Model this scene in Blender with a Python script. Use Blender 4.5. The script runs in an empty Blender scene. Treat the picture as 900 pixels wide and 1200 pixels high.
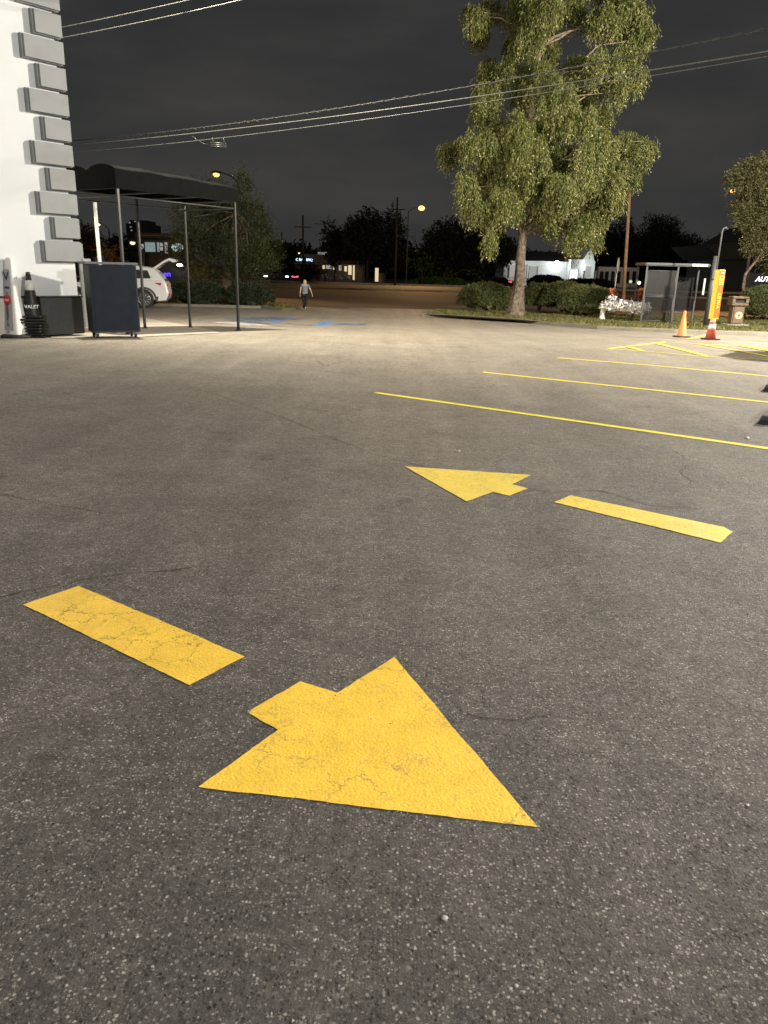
import bpy, bmesh, math, random
import numpy as np
from mathutils import Vector, Matrix, noise as mnoise

R = math.radians
random.seed(7)
scene = bpy.context.scene
COL = scene.collection

# ------------------------------------------------------------------ camera
CAM_H = 1.6
PITCH = math.atan(285 / 900.0)
ROLL = R(1.45)
cam_d = bpy.data.cameras.new("camera")
cam = bpy.data.objects.new("camera", cam_d)
COL.objects.link(cam)
cam_d.sensor_fit = 'VERTICAL'
cam_d.sensor_height = 36
cam_d.lens = 36 * 900 / 1200.0
cam_d.clip_start = 0.05
cam_d.clip_end = 3000
CM = Matrix.Translation((0, 0, CAM_H)) @ Matrix.Rotation(R(90) - PITCH, 4, 'X') @ Matrix.Rotation(ROLL, 4, 'Z')
cam.matrix_world = CM
scene.camera = cam
C3 = CM.to_3x3()


def gz(y):
    s = min(1.0, max(0.0, (y - 14.0) / 24.0))
    return -0.6 * s * s * (3 - 2 * s)


def ray(px, py):
    return (C3 @ Vector(((px - 450) / 900.0, -(py - 600) / 900.0, -1.0))).normalized()


def at(px, py, D):
    d = ray(px, py)
    t = D / d.y
    return Vector((d.x * t, D, CAM_H + d.z * t))


def gp(px, py, dz=0.0):
    """point where the sight line meets the lot"""
    d = ray(px, py)
    lo, hi = 0.3, 400.0
    for _ in range(60):
        m = (lo + hi) / 2
        if CAM_H + d.z * m > gz(d.y * m) + dz:
            lo = m
        else:
            hi = m
    return Vector((d.x * lo, d.y * lo, gz(d.y * lo) + dz))


def mpp(D):
    return D / 944.0


# ------------------------------------------------------------------ materials
MATS = {}


def nodes(m):
    m.use_nodes = True
    nt = m.node_tree
    return nt, nt.nodes, nt.links, nt.nodes.get('Principled BSDF')


def mat(name, col, rough=0.6, metal=0.0, var=0.12, vs=8.0, bump=0.15, bs=60.0, bd=0.004, emis=None, es=0.0, alpha=1.0, trans=0.0, spec=None):
    """procedural: noise-varied colour and a fine bump"""
    if name in MATS:
        return MATS[name]
    m = bpy.data.materials.new(name)
    nt, N, L, b = nodes(m)
    tc = N.new('ShaderNodeTexCoord')
    n1 = N.new('ShaderNodeTexNoise'); n1.inputs['Scale'].default_value = vs; n1.inputs['Detail'].default_value = 5
    L.new(tc.outputs['Object'], n1.inputs['Vector'])
    mr = N.new('ShaderNodeMapRange'); mr.inputs[1].default_value = 0.3; mr.inputs[2].default_value = 0.7
    mr.inputs[3].default_value = 1 - var; mr.inputs[4].default_value = 1 + var
    L.new(n1.outputs[0], mr.inputs[0])
    vm = N.new('ShaderNodeVectorMath'); vm.operation = 'SCALE'; vm.inputs[0].default_value = col[:3]
    L.new(mr.outputs[0], vm.inputs['Scale'])
    L.new(vm.outputs[0], b.inputs['Base Color'])
    if bump:
        n2 = N.new('ShaderNodeTexNoise'); n2.inputs['Scale'].default_value = bs; n2.inputs['Detail'].default_value = 3
        L.new(tc.outputs['Object'], n2.inputs['Vector'])
        bp = N.new('ShaderNodeBump'); bp.inputs['Strength'].default_value = bump; bp.inputs['Distance'].default_value = bd
        L.new(n2.outputs[0], bp.inputs['Height']); L.new(bp.outputs[0], b.inputs['Normal'])
    b.inputs['Roughness'].default_value = rough
    b.inputs['Metallic'].default_value = metal
    if spec is not None:
        b.inputs['Specular IOR Level'].default_value = spec
    if trans:
        b.inputs['Transmission Weight'].default_value = trans
    if emis:
        b.inputs['Emission Color'].default_value = (*emis, 1); b.inputs['Emission Strength'].default_value = es
    b.inputs['Alpha'].default_value = alpha
    MATS[name] = m
    return m


def leaf_mat(name, c1, c2, c3=None, tr=0.25):
    m = bpy.data.materials.new(name)
    nt, N, L, b = nodes(m)
    geo = N.new('ShaderNodeNewGeometry'); tc = N.new('ShaderNodeTexCoord')
    n1 = N.new('ShaderNodeTexNoise'); n1.inputs['Scale'].default_value = 1.3; n1.inputs['Detail'].default_value = 3
    L.new(tc.outputs['Object'], n1.inputs['Vector'])
    ad = N.new('ShaderNodeMath'); ad.operation = 'MULTIPLY_ADD'; ad.inputs[1].default_value = 0.55
    L.new(geo.outputs['Random Per Island'], ad.inputs[0])
    sc = N.new('ShaderNodeMath'); sc.operation = 'MULTIPLY'; sc.inputs[1].default_value = 0.6
    L.new(n1.outputs[0], sc.inputs[0]); L.new(sc.outputs[0], ad.inputs[2])
    cr = N.new('ShaderNodeValToRGB')
    cr.color_ramp.elements[0].position = 0.2; cr.color_ramp.elements[0].color = (*c1, 1)
    cr.color_ramp.elements[1].position = 0.75; cr.color_ramp.elements[1].color = (*c2, 1)
    if c3:
        e = cr.color_ramp.elements.new(0.86); e.color = (*c3, 1)
    L.new(ad.outputs[0], cr.inputs[0]); L.new(cr.outputs[0], b.inputs['Base Color'])
    b.inputs['Roughness'].default_value = 0.55
    b.inputs['Specular IOR Level'].default_value = 0.3
    out = N['Material Output']
    t = N.new('ShaderNodeBsdfTranslucent'); L.new(cr.outputs[0], t.inputs[0])
    mx = N.new('ShaderNodeMixShader'); mx.inputs[0].default_value = tr
    L.new(b.outputs[0], mx.inputs[1]); L.new(t.outputs[0], mx.inputs[2]); L.new(mx.outputs[0], out.inputs[0])
    return m


def MATH(N, L, op, a, b=None, c=None, clamp=False):
    n = N.new('ShaderNodeMath'); n.operation = op; n.use_clamp = clamp
    for i, v in enumerate((a, b, c)):
        if v is None:
            continue
        if isinstance(v, (int, float)):
            n.inputs[i].default_value = v
        else:
            L.new(v, n.inputs[i])
    return n.outputs[0]


def RAMP(N, L, src, stops):
    cr = N.new('ShaderNodeValToRGB')
    while len(cr.color_ramp.elements) < len(stops):
        cr.color_ramp.elements.new(0.5)
    for e, (p, c) in zip(cr.color_ramp.elements, stops):
        e.position = p
        e.color = (*c, 1) if len(c) == 3 else c
    L.new(src, cr.inputs[0])
    return cr.outputs[0]


def MIX(N, L, f, a, b, mode='MIX'):
    n = N.new('ShaderNodeMix'); n.data_type = 'RGBA'; n.blend_type = mode
    for s, v in ((n.inputs[0], f), (n.inputs[6], a), (n.inputs[7], b)):
        if isinstance(v, (int, float)):
            s.default_value = v
        elif isinstance(v, tuple):
            s.default_value = (*v, 1)
        else:
            L.new(v, s)
    return n.outputs[2]


def NOISE(N, L, vec, scale, detail=4, rough=0.5, dist=0.0):
    n = N.new('ShaderNodeTexNoise'); n.inputs['Scale'].default_value = scale
    n.inputs['Detail'].default_value = detail; n.inputs['Roughness'].default_value = rough
    n.inputs['Distortion'].default_value = dist
    L.new(vec, n.inputs['Vector'])
    return n


def VORO(N, L, vec, scale, feature='F1', rnd=1.0):
    n = N.new('ShaderNodeTexVoronoi'); n.feature = feature
    n.inputs['Scale'].default_value = scale; n.inputs['Randomness'].default_value = rnd
    L.new(vec, n.inputs['Vector'])
    return n


def crack_mask(N, L, vec, scale, width, wob, thr_lo, thr_hi, nscale):
    nz = NOISE(N, L, vec, scale * 4.0, 6, 0.65)
    sub = N.new('ShaderNodeVectorMath'); sub.operation = 'SUBTRACT'; sub.inputs[1].default_value = (0.5, 0.5, 0.5)
    L.new(nz.outputs['Color'], sub.inputs[0])
    sc = N.new('ShaderNodeVectorMath'); sc.operation = 'SCALE'; sc.inputs['Scale'].default_value = wob
    L.new(sub.outputs[0], sc.inputs[0])
    add = N.new('ShaderNodeVectorMath'); add.operation = 'ADD'
    L.new(vec, add.inputs[0]); L.new(sc.outputs[0], add.inputs[1])
    v = VORO(N, L, add.outputs[0], scale, 'DISTANCE_TO_EDGE')
    line = N.new('ShaderNodeMapRange'); line.inputs[1].default_value = width * 0.35; line.inputs[2].default_value = width
    line.inputs[3].default_value = 1; line.inputs[4].default_value = 0
    L.new(v.outputs['Distance'], line.inputs[0])
    msk = NOISE(N, L, vec, nscale, 3)
    mr = N.new('ShaderNodeMapRange'); mr.inputs[1].default_value = thr_lo; mr.inputs[2].default_value = thr_hi
    L.new(msk.outputs[0], mr.inputs[0])
    return MATH(N, L, 'MULTIPLY', line.outputs[0], mr.outputs[0])


def asphalt_material():
    m = bpy.data.materials.new('asphalt')
    nt, N, L, b = nodes(m)
    tc = N.new('ShaderNodeTexCoord'); P = tc.outputs['Object']
    wz = NOISE(N, L, P, 170, 2, 0.5)
    wsub = N.new('ShaderNodeVectorMath'); wsub.operation = 'SUBTRACT'; wsub.inputs[1].default_value = (.5, .5, .5)
    L.new(wz.outputs['Color'], wsub.inputs[0])
    wsc = N.new('ShaderNodeVectorMath'); wsc.operation = 'SCALE'; wsc.inputs['Scale'].default_value = .007
    L.new(wsub.outputs[0], wsc.inputs[0])
    wad = N.new('ShaderNodeVectorMath'); wad.operation = 'ADD'; L.new(P, wad.inputs[0]); L.new(wsc.outputs[0], wad.inputs[1])
    Q = wad.outputs[0]
    v1 = VORO(N, L, Q, 104); v2 = VORO(N, L, Q, 235); v3 = VORO(N, L, Q, 66); v4 = VORO(N, L, Q, 84)
    s1 = N.new('ShaderNodeSeparateColor'); L.new(v1.outputs['Color'], s1.inputs[0])
    s2 = N.new('ShaderNodeSeparateColor'); L.new(v2.outputs['Color'], s2.inputs[0])
    s3 = N.new('ShaderNodeSeparateColor'); L.new(v3.outputs['Color'], s3.inputs[0])
    s4 = N.new('ShaderNodeSeparateColor'); L.new(v4.outputs['Color'], s4.inputs[0])
    dens = NOISE(N, L, P, 3.2, 5, 0.65)
    dn = N.new('ShaderNodeMapRange'); dn.inputs[1].default_value = .35; dn.inputs[2].default_value = .68; dn.inputs[3].default_value = -.10; dn.inputs[4].default_value = .10
    L.new(dens.outputs[0], dn.inputs[0])
    mort = NOISE(N, L, P, 330, 3, 0.7)
    base = RAMP(N, L, mort.outputs[0], [(.30, (.026, .0243, .0225)), (.5, (.062, .058, .053)), (.68, (.135, .125, .113))])
    tone = RAMP(N, L, s1.outputs[1], [(0, (.50, .48, .44)), (.5, (.85, .81, .72)), (1, (1.0, .93, .84))])
    # mid-tone chippings
    k1 = MATH(N, L, 'ADD', s1.outputs[0], dn.outputs[0])
    stone_a = RAMP(N, L, k1, [(0.0, (.032, .030, .0275)), (.40, (.062, .058, .052)), (.66, (.130, .121, .108)), (.82, (.20, .188, .167)), (1.0, (.46, .43, .375))])
    m1 = RAMP(N, L, v1.outputs['Distance'], [(.34, (1, 1, 1)), (.52, (0, 0, 0))])
    c = MIX(N, L, MATH(N, L, 'MULTIPLY', m1, .95), base, stone_a)
    # fine bright grit
    k2 = MATH(N, L, 'ADD', s2.outputs[1], dn.outputs[0])
    g2 = RAMP(N, L, k2, [(.92, (0, 0, 0)), (.97, (1, 1, 1))]); d2_ = RAMP(N, L, v2.outputs['Distance'], [(.30, (1, 1, 1)), (.45, (0, 0, 0))])
    c = MIX(N, L, MATH(N, L, 'MULTIPLY', g2, d2_), c, MIX(N, L, 1.0, tone, (.42, .42, .42), 'MULTIPLY'))
    # larger pale stones
    g3 = RAMP(N, L, s3.outputs[2], [(.945, (0, 0, 0)), (.955, (1, 1, 1))]); d3_ = RAMP(N, L, v3.outputs['Distance'], [(.20, (1, 1, 1)), (.32, (0, 0, 0))])
    bgm = MATH(N, L, 'MULTIPLY', g3, d3_)
    c = MIX(N, L, bgm, c, MIX(N, L, 1.0, tone, (.42, .42, .42), 'MULTIPLY'))
    # lost stones leave dark pits
    k4 = MATH(N, L, 'SUBTRACT', s4.outputs[0], dn.outputs[0])
    g4 = RAMP(N, L, k4, [(.80, (0, 0, 0)), (.92, (1, 1, 1))]); d4_ = RAMP(N, L, v4.outputs['Distance'], [(.25, (1, 1, 1)), (.55, (0, 0, 0))])
    pitm = MATH(N, L, 'MULTIPLY', g4, d4_)
    c = MIX(N, L, MATH(N, L, 'MULTIPLY', pitm, .8), c, (.016, .015, .013))
    gr = NOISE(N, L, P, 38, 7, 0.85)
    grm = N.new('ShaderNodeMapRange'); grm.inputs[1].default_value = .36; grm.inputs[2].default_value = .64; grm.inputs[3].default_value = .50; grm.inputs[4].default_value = 1.55
    L.new(gr.outputs[0], grm.inputs[0])
    gv = N.new('ShaderNodeVectorMath'); gv.operation = 'SCALE'; L.new(c, gv.inputs[0]); L.new(grm.outputs[0], gv.inputs['Scale'])
    c = gv.outputs[0]
    v5 = VORO(N, L, Q, 34); s5 = N.new('ShaderNodeSeparateColor'); L.new(v5.outputs['Color'], s5.inputs[0])
    g5 = RAMP(N, L, s5.outputs[0], [(.90, (0, 0, 0)), (.92, (1, 1, 1))]); d5_ = RAMP(N, L, v5.outputs['Distance'], [(.16, (1, 1, 1)), (.26, (0, 0, 0))])
    c = MIX(N, L, MATH(N, L, 'MULTIPLY', MATH(N, L, 'MULTIPLY', g5, d5_), .7), c, (.26, .245, .215))
    stone = c
    # worn patches, tyre polish and stains
    n1 = NOISE(N, L, P, 0.22, 5, 0.6); n2 = NOISE(N, L, P, 1.4, 6, 0.65); n3 = NOISE(N, L, P, 9.0, 4, 0.6)
    f1 = N.new('ShaderNodeMapRange'); f1.inputs[1].default_value = .3; f1.inputs[2].default_value = .7; f1.inputs[3].default_value = .90; f1.inputs[4].default_value = 1.1
    L.new(n1.outputs[0], f1.inputs[0])
    f2 = N.new('ShaderNodeMapRange'); f2.inputs[1].default_value = .3; f2.inputs[2].default_value = .7; f2.inputs[3].default_value = .90; f2.inputs[4].default_value = 1.09
    L.new(n2.outputs[0], f2.inputs[0])
    f3 = N.new('ShaderNodeMapRange'); f3.inputs[1].default_value = .3; f3.inputs[2].default_value = .7; f3.inputs[3].default_value = .88; f3.inputs[4].default_value = 1.12
    L.new(n3.outputs[0], f3.inputs[0])
    f = MATH(N, L, 'MULTIPLY', f1.outputs[0], f2.outputs[0]); f = MATH(N, L, 'MULTIPLY', f, f3.outputs[0])
    # streaks along the driving lane
    mp = N.new('ShaderNodeMapping'); mp.inputs['Rotation'].default_value = (0, 0, R(38)); mp.inputs['Scale'].default_value = (1.1, .09, 1)
    L.new(P, mp.inputs[0])
    ns = NOISE(N, L, mp.outputs[0], 1.6, 5, 0.6)
    fs = N.new('ShaderNodeMapRange'); fs.inputs[1].default_value = .35; fs.inputs[2].default_value = .65; fs.inputs[3].default_value = .90; fs.inputs[4].default_value = 1.08
    L.new(ns.outputs[0], fs.inputs[0]); f = MATH(N, L, 'MULTIPLY', f, fs.outputs[0])
    ng = NOISE(N, L, P, 15, 8, 0.92)
    fg = N.new('ShaderNodeMapRange'); fg.inputs[1].default_value = .36; fg.inputs[2].default_value = .64; fg.inputs[3].default_value = .62; fg.inputs[4].default_value = 1.42
    L.new(ng.outputs[0], fg.inputs[0]); f = MATH(N, L, 'MULTIPLY', f, fg.outputs[0])
    # old, sun-bleached gravel surfacing farther in, with lamp-lit brightness put into its colour
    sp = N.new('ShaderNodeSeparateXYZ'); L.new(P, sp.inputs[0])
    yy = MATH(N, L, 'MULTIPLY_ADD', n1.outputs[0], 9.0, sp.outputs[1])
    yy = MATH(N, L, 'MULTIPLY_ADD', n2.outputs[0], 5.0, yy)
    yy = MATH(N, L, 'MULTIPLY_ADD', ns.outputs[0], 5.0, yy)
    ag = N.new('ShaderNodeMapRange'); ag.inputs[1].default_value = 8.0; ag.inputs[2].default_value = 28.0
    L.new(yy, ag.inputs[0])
    lit_age = MATH(N, L, 'MULTIPLY', ag.outputs[0], 0.92)
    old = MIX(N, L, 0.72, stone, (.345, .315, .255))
    c = MIX(N, L, lit_age, c, old)
    vt = N.new('ShaderNodeVectorMath'); vt.operation = 'MULTIPLY'; vt.inputs[1].default_value = (1.0, .98, 1.0); L.new(c, vt.inputs[0])
    vm = N.new('ShaderNodeVectorMath'); vm.operation = 'SCALE'; L.new(vt.outputs[0], vm.inputs[0]); L.new(f, vm.inputs['Scale'])
    # oil spots
    oil = NOISE(N, L, P, 1.5, 6, 0.7, 0.5)
    om = RAMP(N, L, oil.outputs[0], [(0.60, (0, 0, 0)), (.72, (.55, .55, .55))])
    c = MIX(N, L, om, vm.outputs[0], (.018, .017, .016))
    # drips and old spills at their own places on the lot
    spn = NOISE(N, L, P, 24, 6, .8, .4); tot = None
    for (sx, sy, sr) in STAINS:
        vd = N.new('ShaderNodeVectorMath'); vd.operation = 'DISTANCE'; vd.inputs[1].default_value = (sx, sy, gz(sy)); L.new(P, vd.inputs[0])
        q_ = MATH(N, L, 'MULTIPLY_ADD', vd.outputs['Value'], -1.0 / sr, 1.0)
        tot = q_ if tot is None else MATH(N, L, 'MAXIMUM', tot, q_)
    tm = MATH(N, L, 'MULTIPLY_ADD', spn.outputs[0], 2.6, MATH(N, L, 'SUBTRACT', tot, 1.95))
    tm = RAMP(N, L, tm, [(.12, (0, 0, 0)), (.5, (.62, .62, .62))])
    c = MIX(N, L, tm, c, (.012, .0115, .0115))
    cm = crack_mask(N, L, P, 0.31, 0.0028, 0.55, 0.56, 0.66, 0.5)
    cmx = MATH(N, L, 'MULTIPLY', cm, 0.7)
    c = MIX(N, L, cmx, c, (.010, .010, .010))
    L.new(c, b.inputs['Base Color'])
    rg = RAMP(N, L, s1.outputs[1], [(0, (.55, .55, .55)), (1, (.9, .9, .9))])
    L.new(rg, b.inputs['Roughness'])
    b.inputs['Specular IOR Level'].default_value = 0.35
    # relief
    h = MATH(N, L, 'MULTIPLY', m1, MATH(N, L, 'MULTIPLY', s1.outputs[2], .7))
    h = MATH(N, L, 'MULTIPLY_ADD', mort.outputs[0], 0.9, h)
    h = MATH(N, L, 'MULTIPLY_ADD', bgm, 0.8, h)
    h = MATH(N, L, 'MULTIPLY_ADD', gr.outputs[0], 2.2, h)
    h = MATH(N, L, 'MULTIPLY_ADD', pitm, -1.3, h)
    h = MATH(N, L, 'MULTIPLY_ADD', cmx, -2.5, h)
    bp = N.new('ShaderNodeBump'); bp.inputs['Strength'].default_value = 1.0; bp.inputs['Distance'].default_value = 0.006
    L.new(h, bp.inputs['Height']); L.new(bp.outputs[0], b.inputs['Normal'])
    return m


def paint_material(name, col, wear=0.0, cracks=True, mott=0.10, crs=7.0):
    m = bpy.data.materials.new(name)
    nt, N, L, b = nodes(m)
    tc = N.new('ShaderNodeTexCoord'); P = tc.outputs['Object']
    n1 = NOISE(N, L, P, 5, 5, 0.6); n0 = NOISE(N, L, P, 28, 4, 0.6)
    mx = MATH(N, L, 'MULTIPLY_ADD', n0.outputs[0], 0.4, MATH(N, L, 'MULTIPLY', n1.outputs[0], 0.6))
    dark = tuple(x * (1 - mott * 1.8) for x in col); lite = tuple(min(.95, x * (1 + mott)) for x in col)
    c = RAMP(N, L, mx, [(.33, dark), (.68, lite)])
    ag2 = VORO(N, L, P, 130); c = MIX(N, L, RAMP(N, L, ag2.outputs['Distance'], [(.40, (0, 0, 0)), (.75, (.28, .28, .28))]), c, tuple(x * .62 for x in col))
    v1 = VORO(N, L, P, 95); v2 = VORO(N, L, P, 220)
    h = MATH(N, L, 'MULTIPLY', v1.outputs['Distance'], -1.0)
    nb = NOISE(N, L, P, 60, 3, .6)
    h = MATH(N, L, 'MULTIPLY_ADD', nb.outputs[0], .5, h)
    # grime in the pits
    s1 = N.new('ShaderNodeSeparateColor'); L.new(v1.outputs['Color'], s1.inputs[0])
    pit = RAMP(N, L, s1.outputs[0], [(0.0, (.5, .5, .5)), (.05, (0, 0, 0))])
    c = MIX(N, L, pit, c, tuple(x * .55 for x in col))
    if wear:
        nw = NOISE(N, L, P, 90, 4, 0.7); nw2 = NOISE(N, L, P, 3.0, 3)
        w = MATH(N, L, 'MULTIPLY_ADD', nw2.outputs[0], 0.5, nw.outputs[0])
        lo = 0.92 - wear * 0.3
        wm = RAMP(N, L, w, [(lo, (0, 0, 0)), (min(1, lo + .05), (1, 1, 1))])
        c = MIX(N, L, wm, c, (.07, .067, .06))
    if cracks:
        cm = crack_mask(N, L, P, crs, 0.019, 0.11, 0.47, 0.60, 2.2)
        cmb = crack_mask(N, L, P, crs * 2.6, 0.035, 0.035, 0.58, 0.68, 3.5)
        cm = MATH(N, L, 'MAXIMUM', cm, MATH(N, L, 'MULTIPLY', cmb, .35))
        c = MIX(N, L, MATH(N, L, 'MULTIPLY', cm, .85), c, (.06, .04, .015))
        h = MATH(N, L, 'MULTIPLY_ADD', cm, -2.2, h)
    L.new(c, b.inputs['Base Color'])
    b.inputs['Roughness'].default_value = 0.48
    bp = N.new('ShaderNodeBump'); bp.inputs['Strength'].default_value = 0.45; bp.inputs['Distance'].default_value = 0.003
    L.new(h, bp.inputs['Height']); L.new(bp.outputs[0], b.inputs['Normal'])
    return m


def ground_material(name, stops, scale=1.2, bump=0.3):
    m = bpy.data.materials.new(name)
    nt, N, L, b = nodes(m)
    tc = N.new('ShaderNodeTexCoord'); P = tc.outputs['Object']
    n1 = NOISE(N, L, P, scale, 6, 0.65); n2 = NOISE(N, L, P, scale * 22, 4, .6)
    x = MATH(N, L, 'MULTIPLY_ADD', n2.outputs[0], 0.45, MATH(N, L, 'MULTIPLY', n1.outputs[0], .55))
    c = RAMP(N, L, x, stops)
    L.new(c, b.inputs['Base Color']); b.inputs['Roughness'].default_value = .85
    bp = N.new('ShaderNodeBump'); bp.inputs['Strength'].default_value = bump; bp.inputs['Distance'].default_value = .02
    L.new(n2.outputs[0], bp.inputs['Height']); L.new(bp.outputs[0], b.inputs['Normal'])
    return m


STAINS = [(lambda p: (p.x, p.y, r_))(gp(a_, b_)) for (a_, b_, r_) in ((682, 1052, .12), (738, 1078, .10), (830, 1125, .06), (248, 459, .22), (398, 419, .5))]
M_ASPH = asphalt_material()
M_YEL = paint_material('yellow_paint', (.84, .545, .065), 0, True)
M_YEL2 = paint_material('worn_yellow_paint', (.84, .64, .12), 0.15, True, crs=9)
M_LINE = paint_material('lemon_line_paint', (.86, .76, .08), 0.1, False)
M_FADE = paint_material('faded_cream_paint', (.60, .50, .22), 0.9, False)
M_BLUE = paint_material('blue_paint', (.14, .32, .80), 0.5, False)
M_BLUEF = paint_material('faded_blue_paint', (.26, .40, .72), 0.8, False)
M_WHT = paint_material('white_line_paint', (.72, .76, .82), 0.6, False)
M_CONC = ground_material('concrete', [(.3, (.24, .22, .185)), (.7, (.42, .39, .33))], 1.0, .2)
M_CURB = ground_material('curb_concrete', [(.3, (.13, .12, .10)), (.7, (.30, .27, .22))], 2.0, .3)
M_ROAD = ground_material('road_asphalt', [(.3, (.045, .038, .032)), (.7, (.085, .072, .058))], .25, .2)
M_SOIL = ground_material('verge_soil', [(.3, (.05, .052, .02)), (.52, (.10, .09, .04)), (.7, (.19, .14, .07))], .9, .6)
M_FARG = ground_material('far_ground', [(.3, (.02, .024, .012)), (.7, (.045, .045, .022))], .1, .3)
M_WALL = mat('white_stucco', (.66, .69, .71), .85, var=.025, vs=1.5, bump=.35, bs=140, bd=.004)
M_QUOIN = mat('grey_painted_quoin', (.285, .295, .305), .8, var=.05, vs=3, bump=.3, bs=90)
M_BASE = mat('cream_base', (.55, .53, .48), .8, var=.06, vs=3, bump=.3, bs=90)
M_BLACK = mat('black_painted_metal', (.022, .022, .024), .38, .2, var=.1, bump=.08)
M_BLACKT = mat('black_trim', (.012, .012, .013), .5, 0, var=.1)
M_RUB = mat('black_rubber', (.022, .022, .023), .7, 0, var=.25, vs=12, bump=.3, bs=40)
M_NAVY = mat('navy_panel', (.012, .017, .027), .62, 0, var=.14, vs=4, bump=.1, bs=30, spec=.12)
M_NAVYD = mat('dark_frame', (.008, .010, .013), .6, 0, var=.1)
M_LID = mat('grey_lid', (.10, .11, .125), .4, 0, var=.1)
M_STEEL = mat('galvanised_steel', (.30, .31, .32), .42, .55, var=.2, vs=14, bump=.1)
M_GREYM = mat('grey_painted_steel', (.07, .074, .078), .5, .2, var=.15, vs=10)
M_FABB = mat('black_canvas', (.007, .007, .0075), .8, 0, var=.15, vs=5, bump=.1, bs=200, bd=.002, spec=.06)
M_WPL = mat('white_plastic', (.78, .78, .75), .5, 0, var=.03, vs=9, bump=.1)
M_SIGNG = mat('grey_sign_film', (.36, .35, .38), .5, 0, var=.05, vs=9)
M_RED = mat('red_print', (.50, .03, .03), .5, 0, var=.05)
M_INK = mat('black_print', (.03, .03, .035), .6, 0, var=.05)
M_REFL = mat('reflective_white', (.75, .75, .74), .35, .1, var=.06, vs=30)
M_ORG = mat('orange_plastic', (.72, .25, .075), .55, 0, var=.1, vs=7)
M_ORGR = mat('red_orange_plastic', (.72, .13, .085), .55, 0, var=.12, vs=9)
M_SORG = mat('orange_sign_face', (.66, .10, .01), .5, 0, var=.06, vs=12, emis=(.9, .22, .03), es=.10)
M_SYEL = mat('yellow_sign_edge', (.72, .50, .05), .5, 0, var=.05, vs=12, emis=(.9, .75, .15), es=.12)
M_CARW = mat('white_car_paint', (.74, .75, .76), .22, 0, var=.02, bump=0)
M_CLAD = mat('dark_car_cladding', (.05, .05, .052), .55, 0, var=.1)
M_GLASSD = mat('dark_glass', (.012, .014, .016), .06, 0, var=.05, bump=0)
M_TAIL = mat('tail_lens', (.35, .01, .015), .15, 0, var=.05, bump=0, emis=(.7, .02, .03), es=.25)
M_RIM = mat('alloy_rim', (.42, .43, .45), .3, .7, var=.05, bump=0)
M_BARK = mat('bark', (.18, .14, .105), .9, 0, var=.6, vs=7, bump=1.0, bs=16, bd=.10)
M_BARKL = mat('pale_bark', (.26, .20, .14), .85, 0, var=.35, vs=12, bump=.7, bs=30, bd=.02)
M_BARKD = mat('dark_bark', (.04, .032, .024), .9, 0, var=.3, vs=5, bump=.5)
M_WOODP = mat('timber_pole', (.22, .12, .055), .8, 0, var=.3, vs=6, bump=.4)
M_SKIN = mat('skin', (.52, .34, .25), .55, 0, var=.05)
M_SHIRT = mat('blue_grey_shirt', (.15, .185, .25), .85, 0, var=.15, vs=20)
M_PANTS = mat('black_trousers', (.008, .009, .012), .85, 0, var=.15, vs=20)
M_HAIR = mat('blonde_hair', (.42, .32, .17), .6, 0, var=.3, vs=40)
M_SHOE = mat('pale_shoe', (.28, .25, .23), .6, 0, var=.1)
M_CABLE = mat('cable_sheath', (.11, .11, .105), .45, .1, var=.15, vs=3)
M_CABLED = mat('dark_cable_sheath', (.035, .035, .035), .6, 0, var=.2, vs=3)
M_STONE = mat('white_stone', (.66, .62, .56), .7, 0, var=.12, vs=10, bump=.4)
M_STONEB = mat('brown_stone', (.17, .13, .10), .8, 0, var=.3, vs=10, bump=.4)
M_PETW = mat('white_petals', (.76, .73, .72), .7, 0, var=.1)
M_PETR = mat('orange_petals', (.34, .085, .03), .7, 0, var=.3, vs=20)
M_PETD = mat('dark_violet_leaves', (.07, .05, .06), .8, 0, var=.3, vs=20)
M_BRDK = mat('dark_building', (.030, .030, .032), .8, 0, var=.15, vs=.5)
M_BRBR = mat('brown_roof', (.14, .11, .085), .85, 0, var=.15, vs=.7)
M_BRWH = mat('white_building', (.66, .68, .68), .8, 0, var=.04, vs=.6)
M_BIN = mat('brown_bin', (.15, .10, .06), .6, 0, var=.2, vs=8)
M_AL = mat('aluminium_panel', (.5, .5, .5), .4, .4, var=.05)


def emat(name, col, s):
    return mat(name, (.02, .02, .02), .5, 0, var=.02, bump=0, emis=col, es=s)


E_SOD = emat('sodium_lens', (1.0, .50, .14), 3.2)
E_WARM = emat('warm_lens', (1.0, .70, .34), 2.6)
E_WIN = emat('warm_window_light', (1.0, .78, .48), .8)
E_WINC = emat('cool_window_light', (.62, .85, .86), .30)
E_SIGNW = emat('white_letter_light', (.92, .97, 1.0), 2.2)
E_SIGNB = emat('blue_white_letter_light', (.55, .78, 1.0), 2.0)
E_SIGNR = emat('pale_letter_light', (1.0, .92, .95), 1.8)
E_NEON = emat('blue_neon', (.12, .06, 1.0), 2.5)
E_TAIL = emat('lit_tail_lamp', (1.0, .06, .10), 3.0)
E_HEAD = emat('lit_head_lamp', (1.0, .95, .85), 4.0)
E_FLOOD = emat('flood_lens', (.92, 1.0, .98), 16)
E_STRIP = emat('strip_light', (1.0, .98, .75), 1.3)
E_AMBER = emat('amber_lens', (1.0, .5, .12), 3.0)
E_DIM = emat('dim_window_light', (.85, .85, .8), .35)

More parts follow.
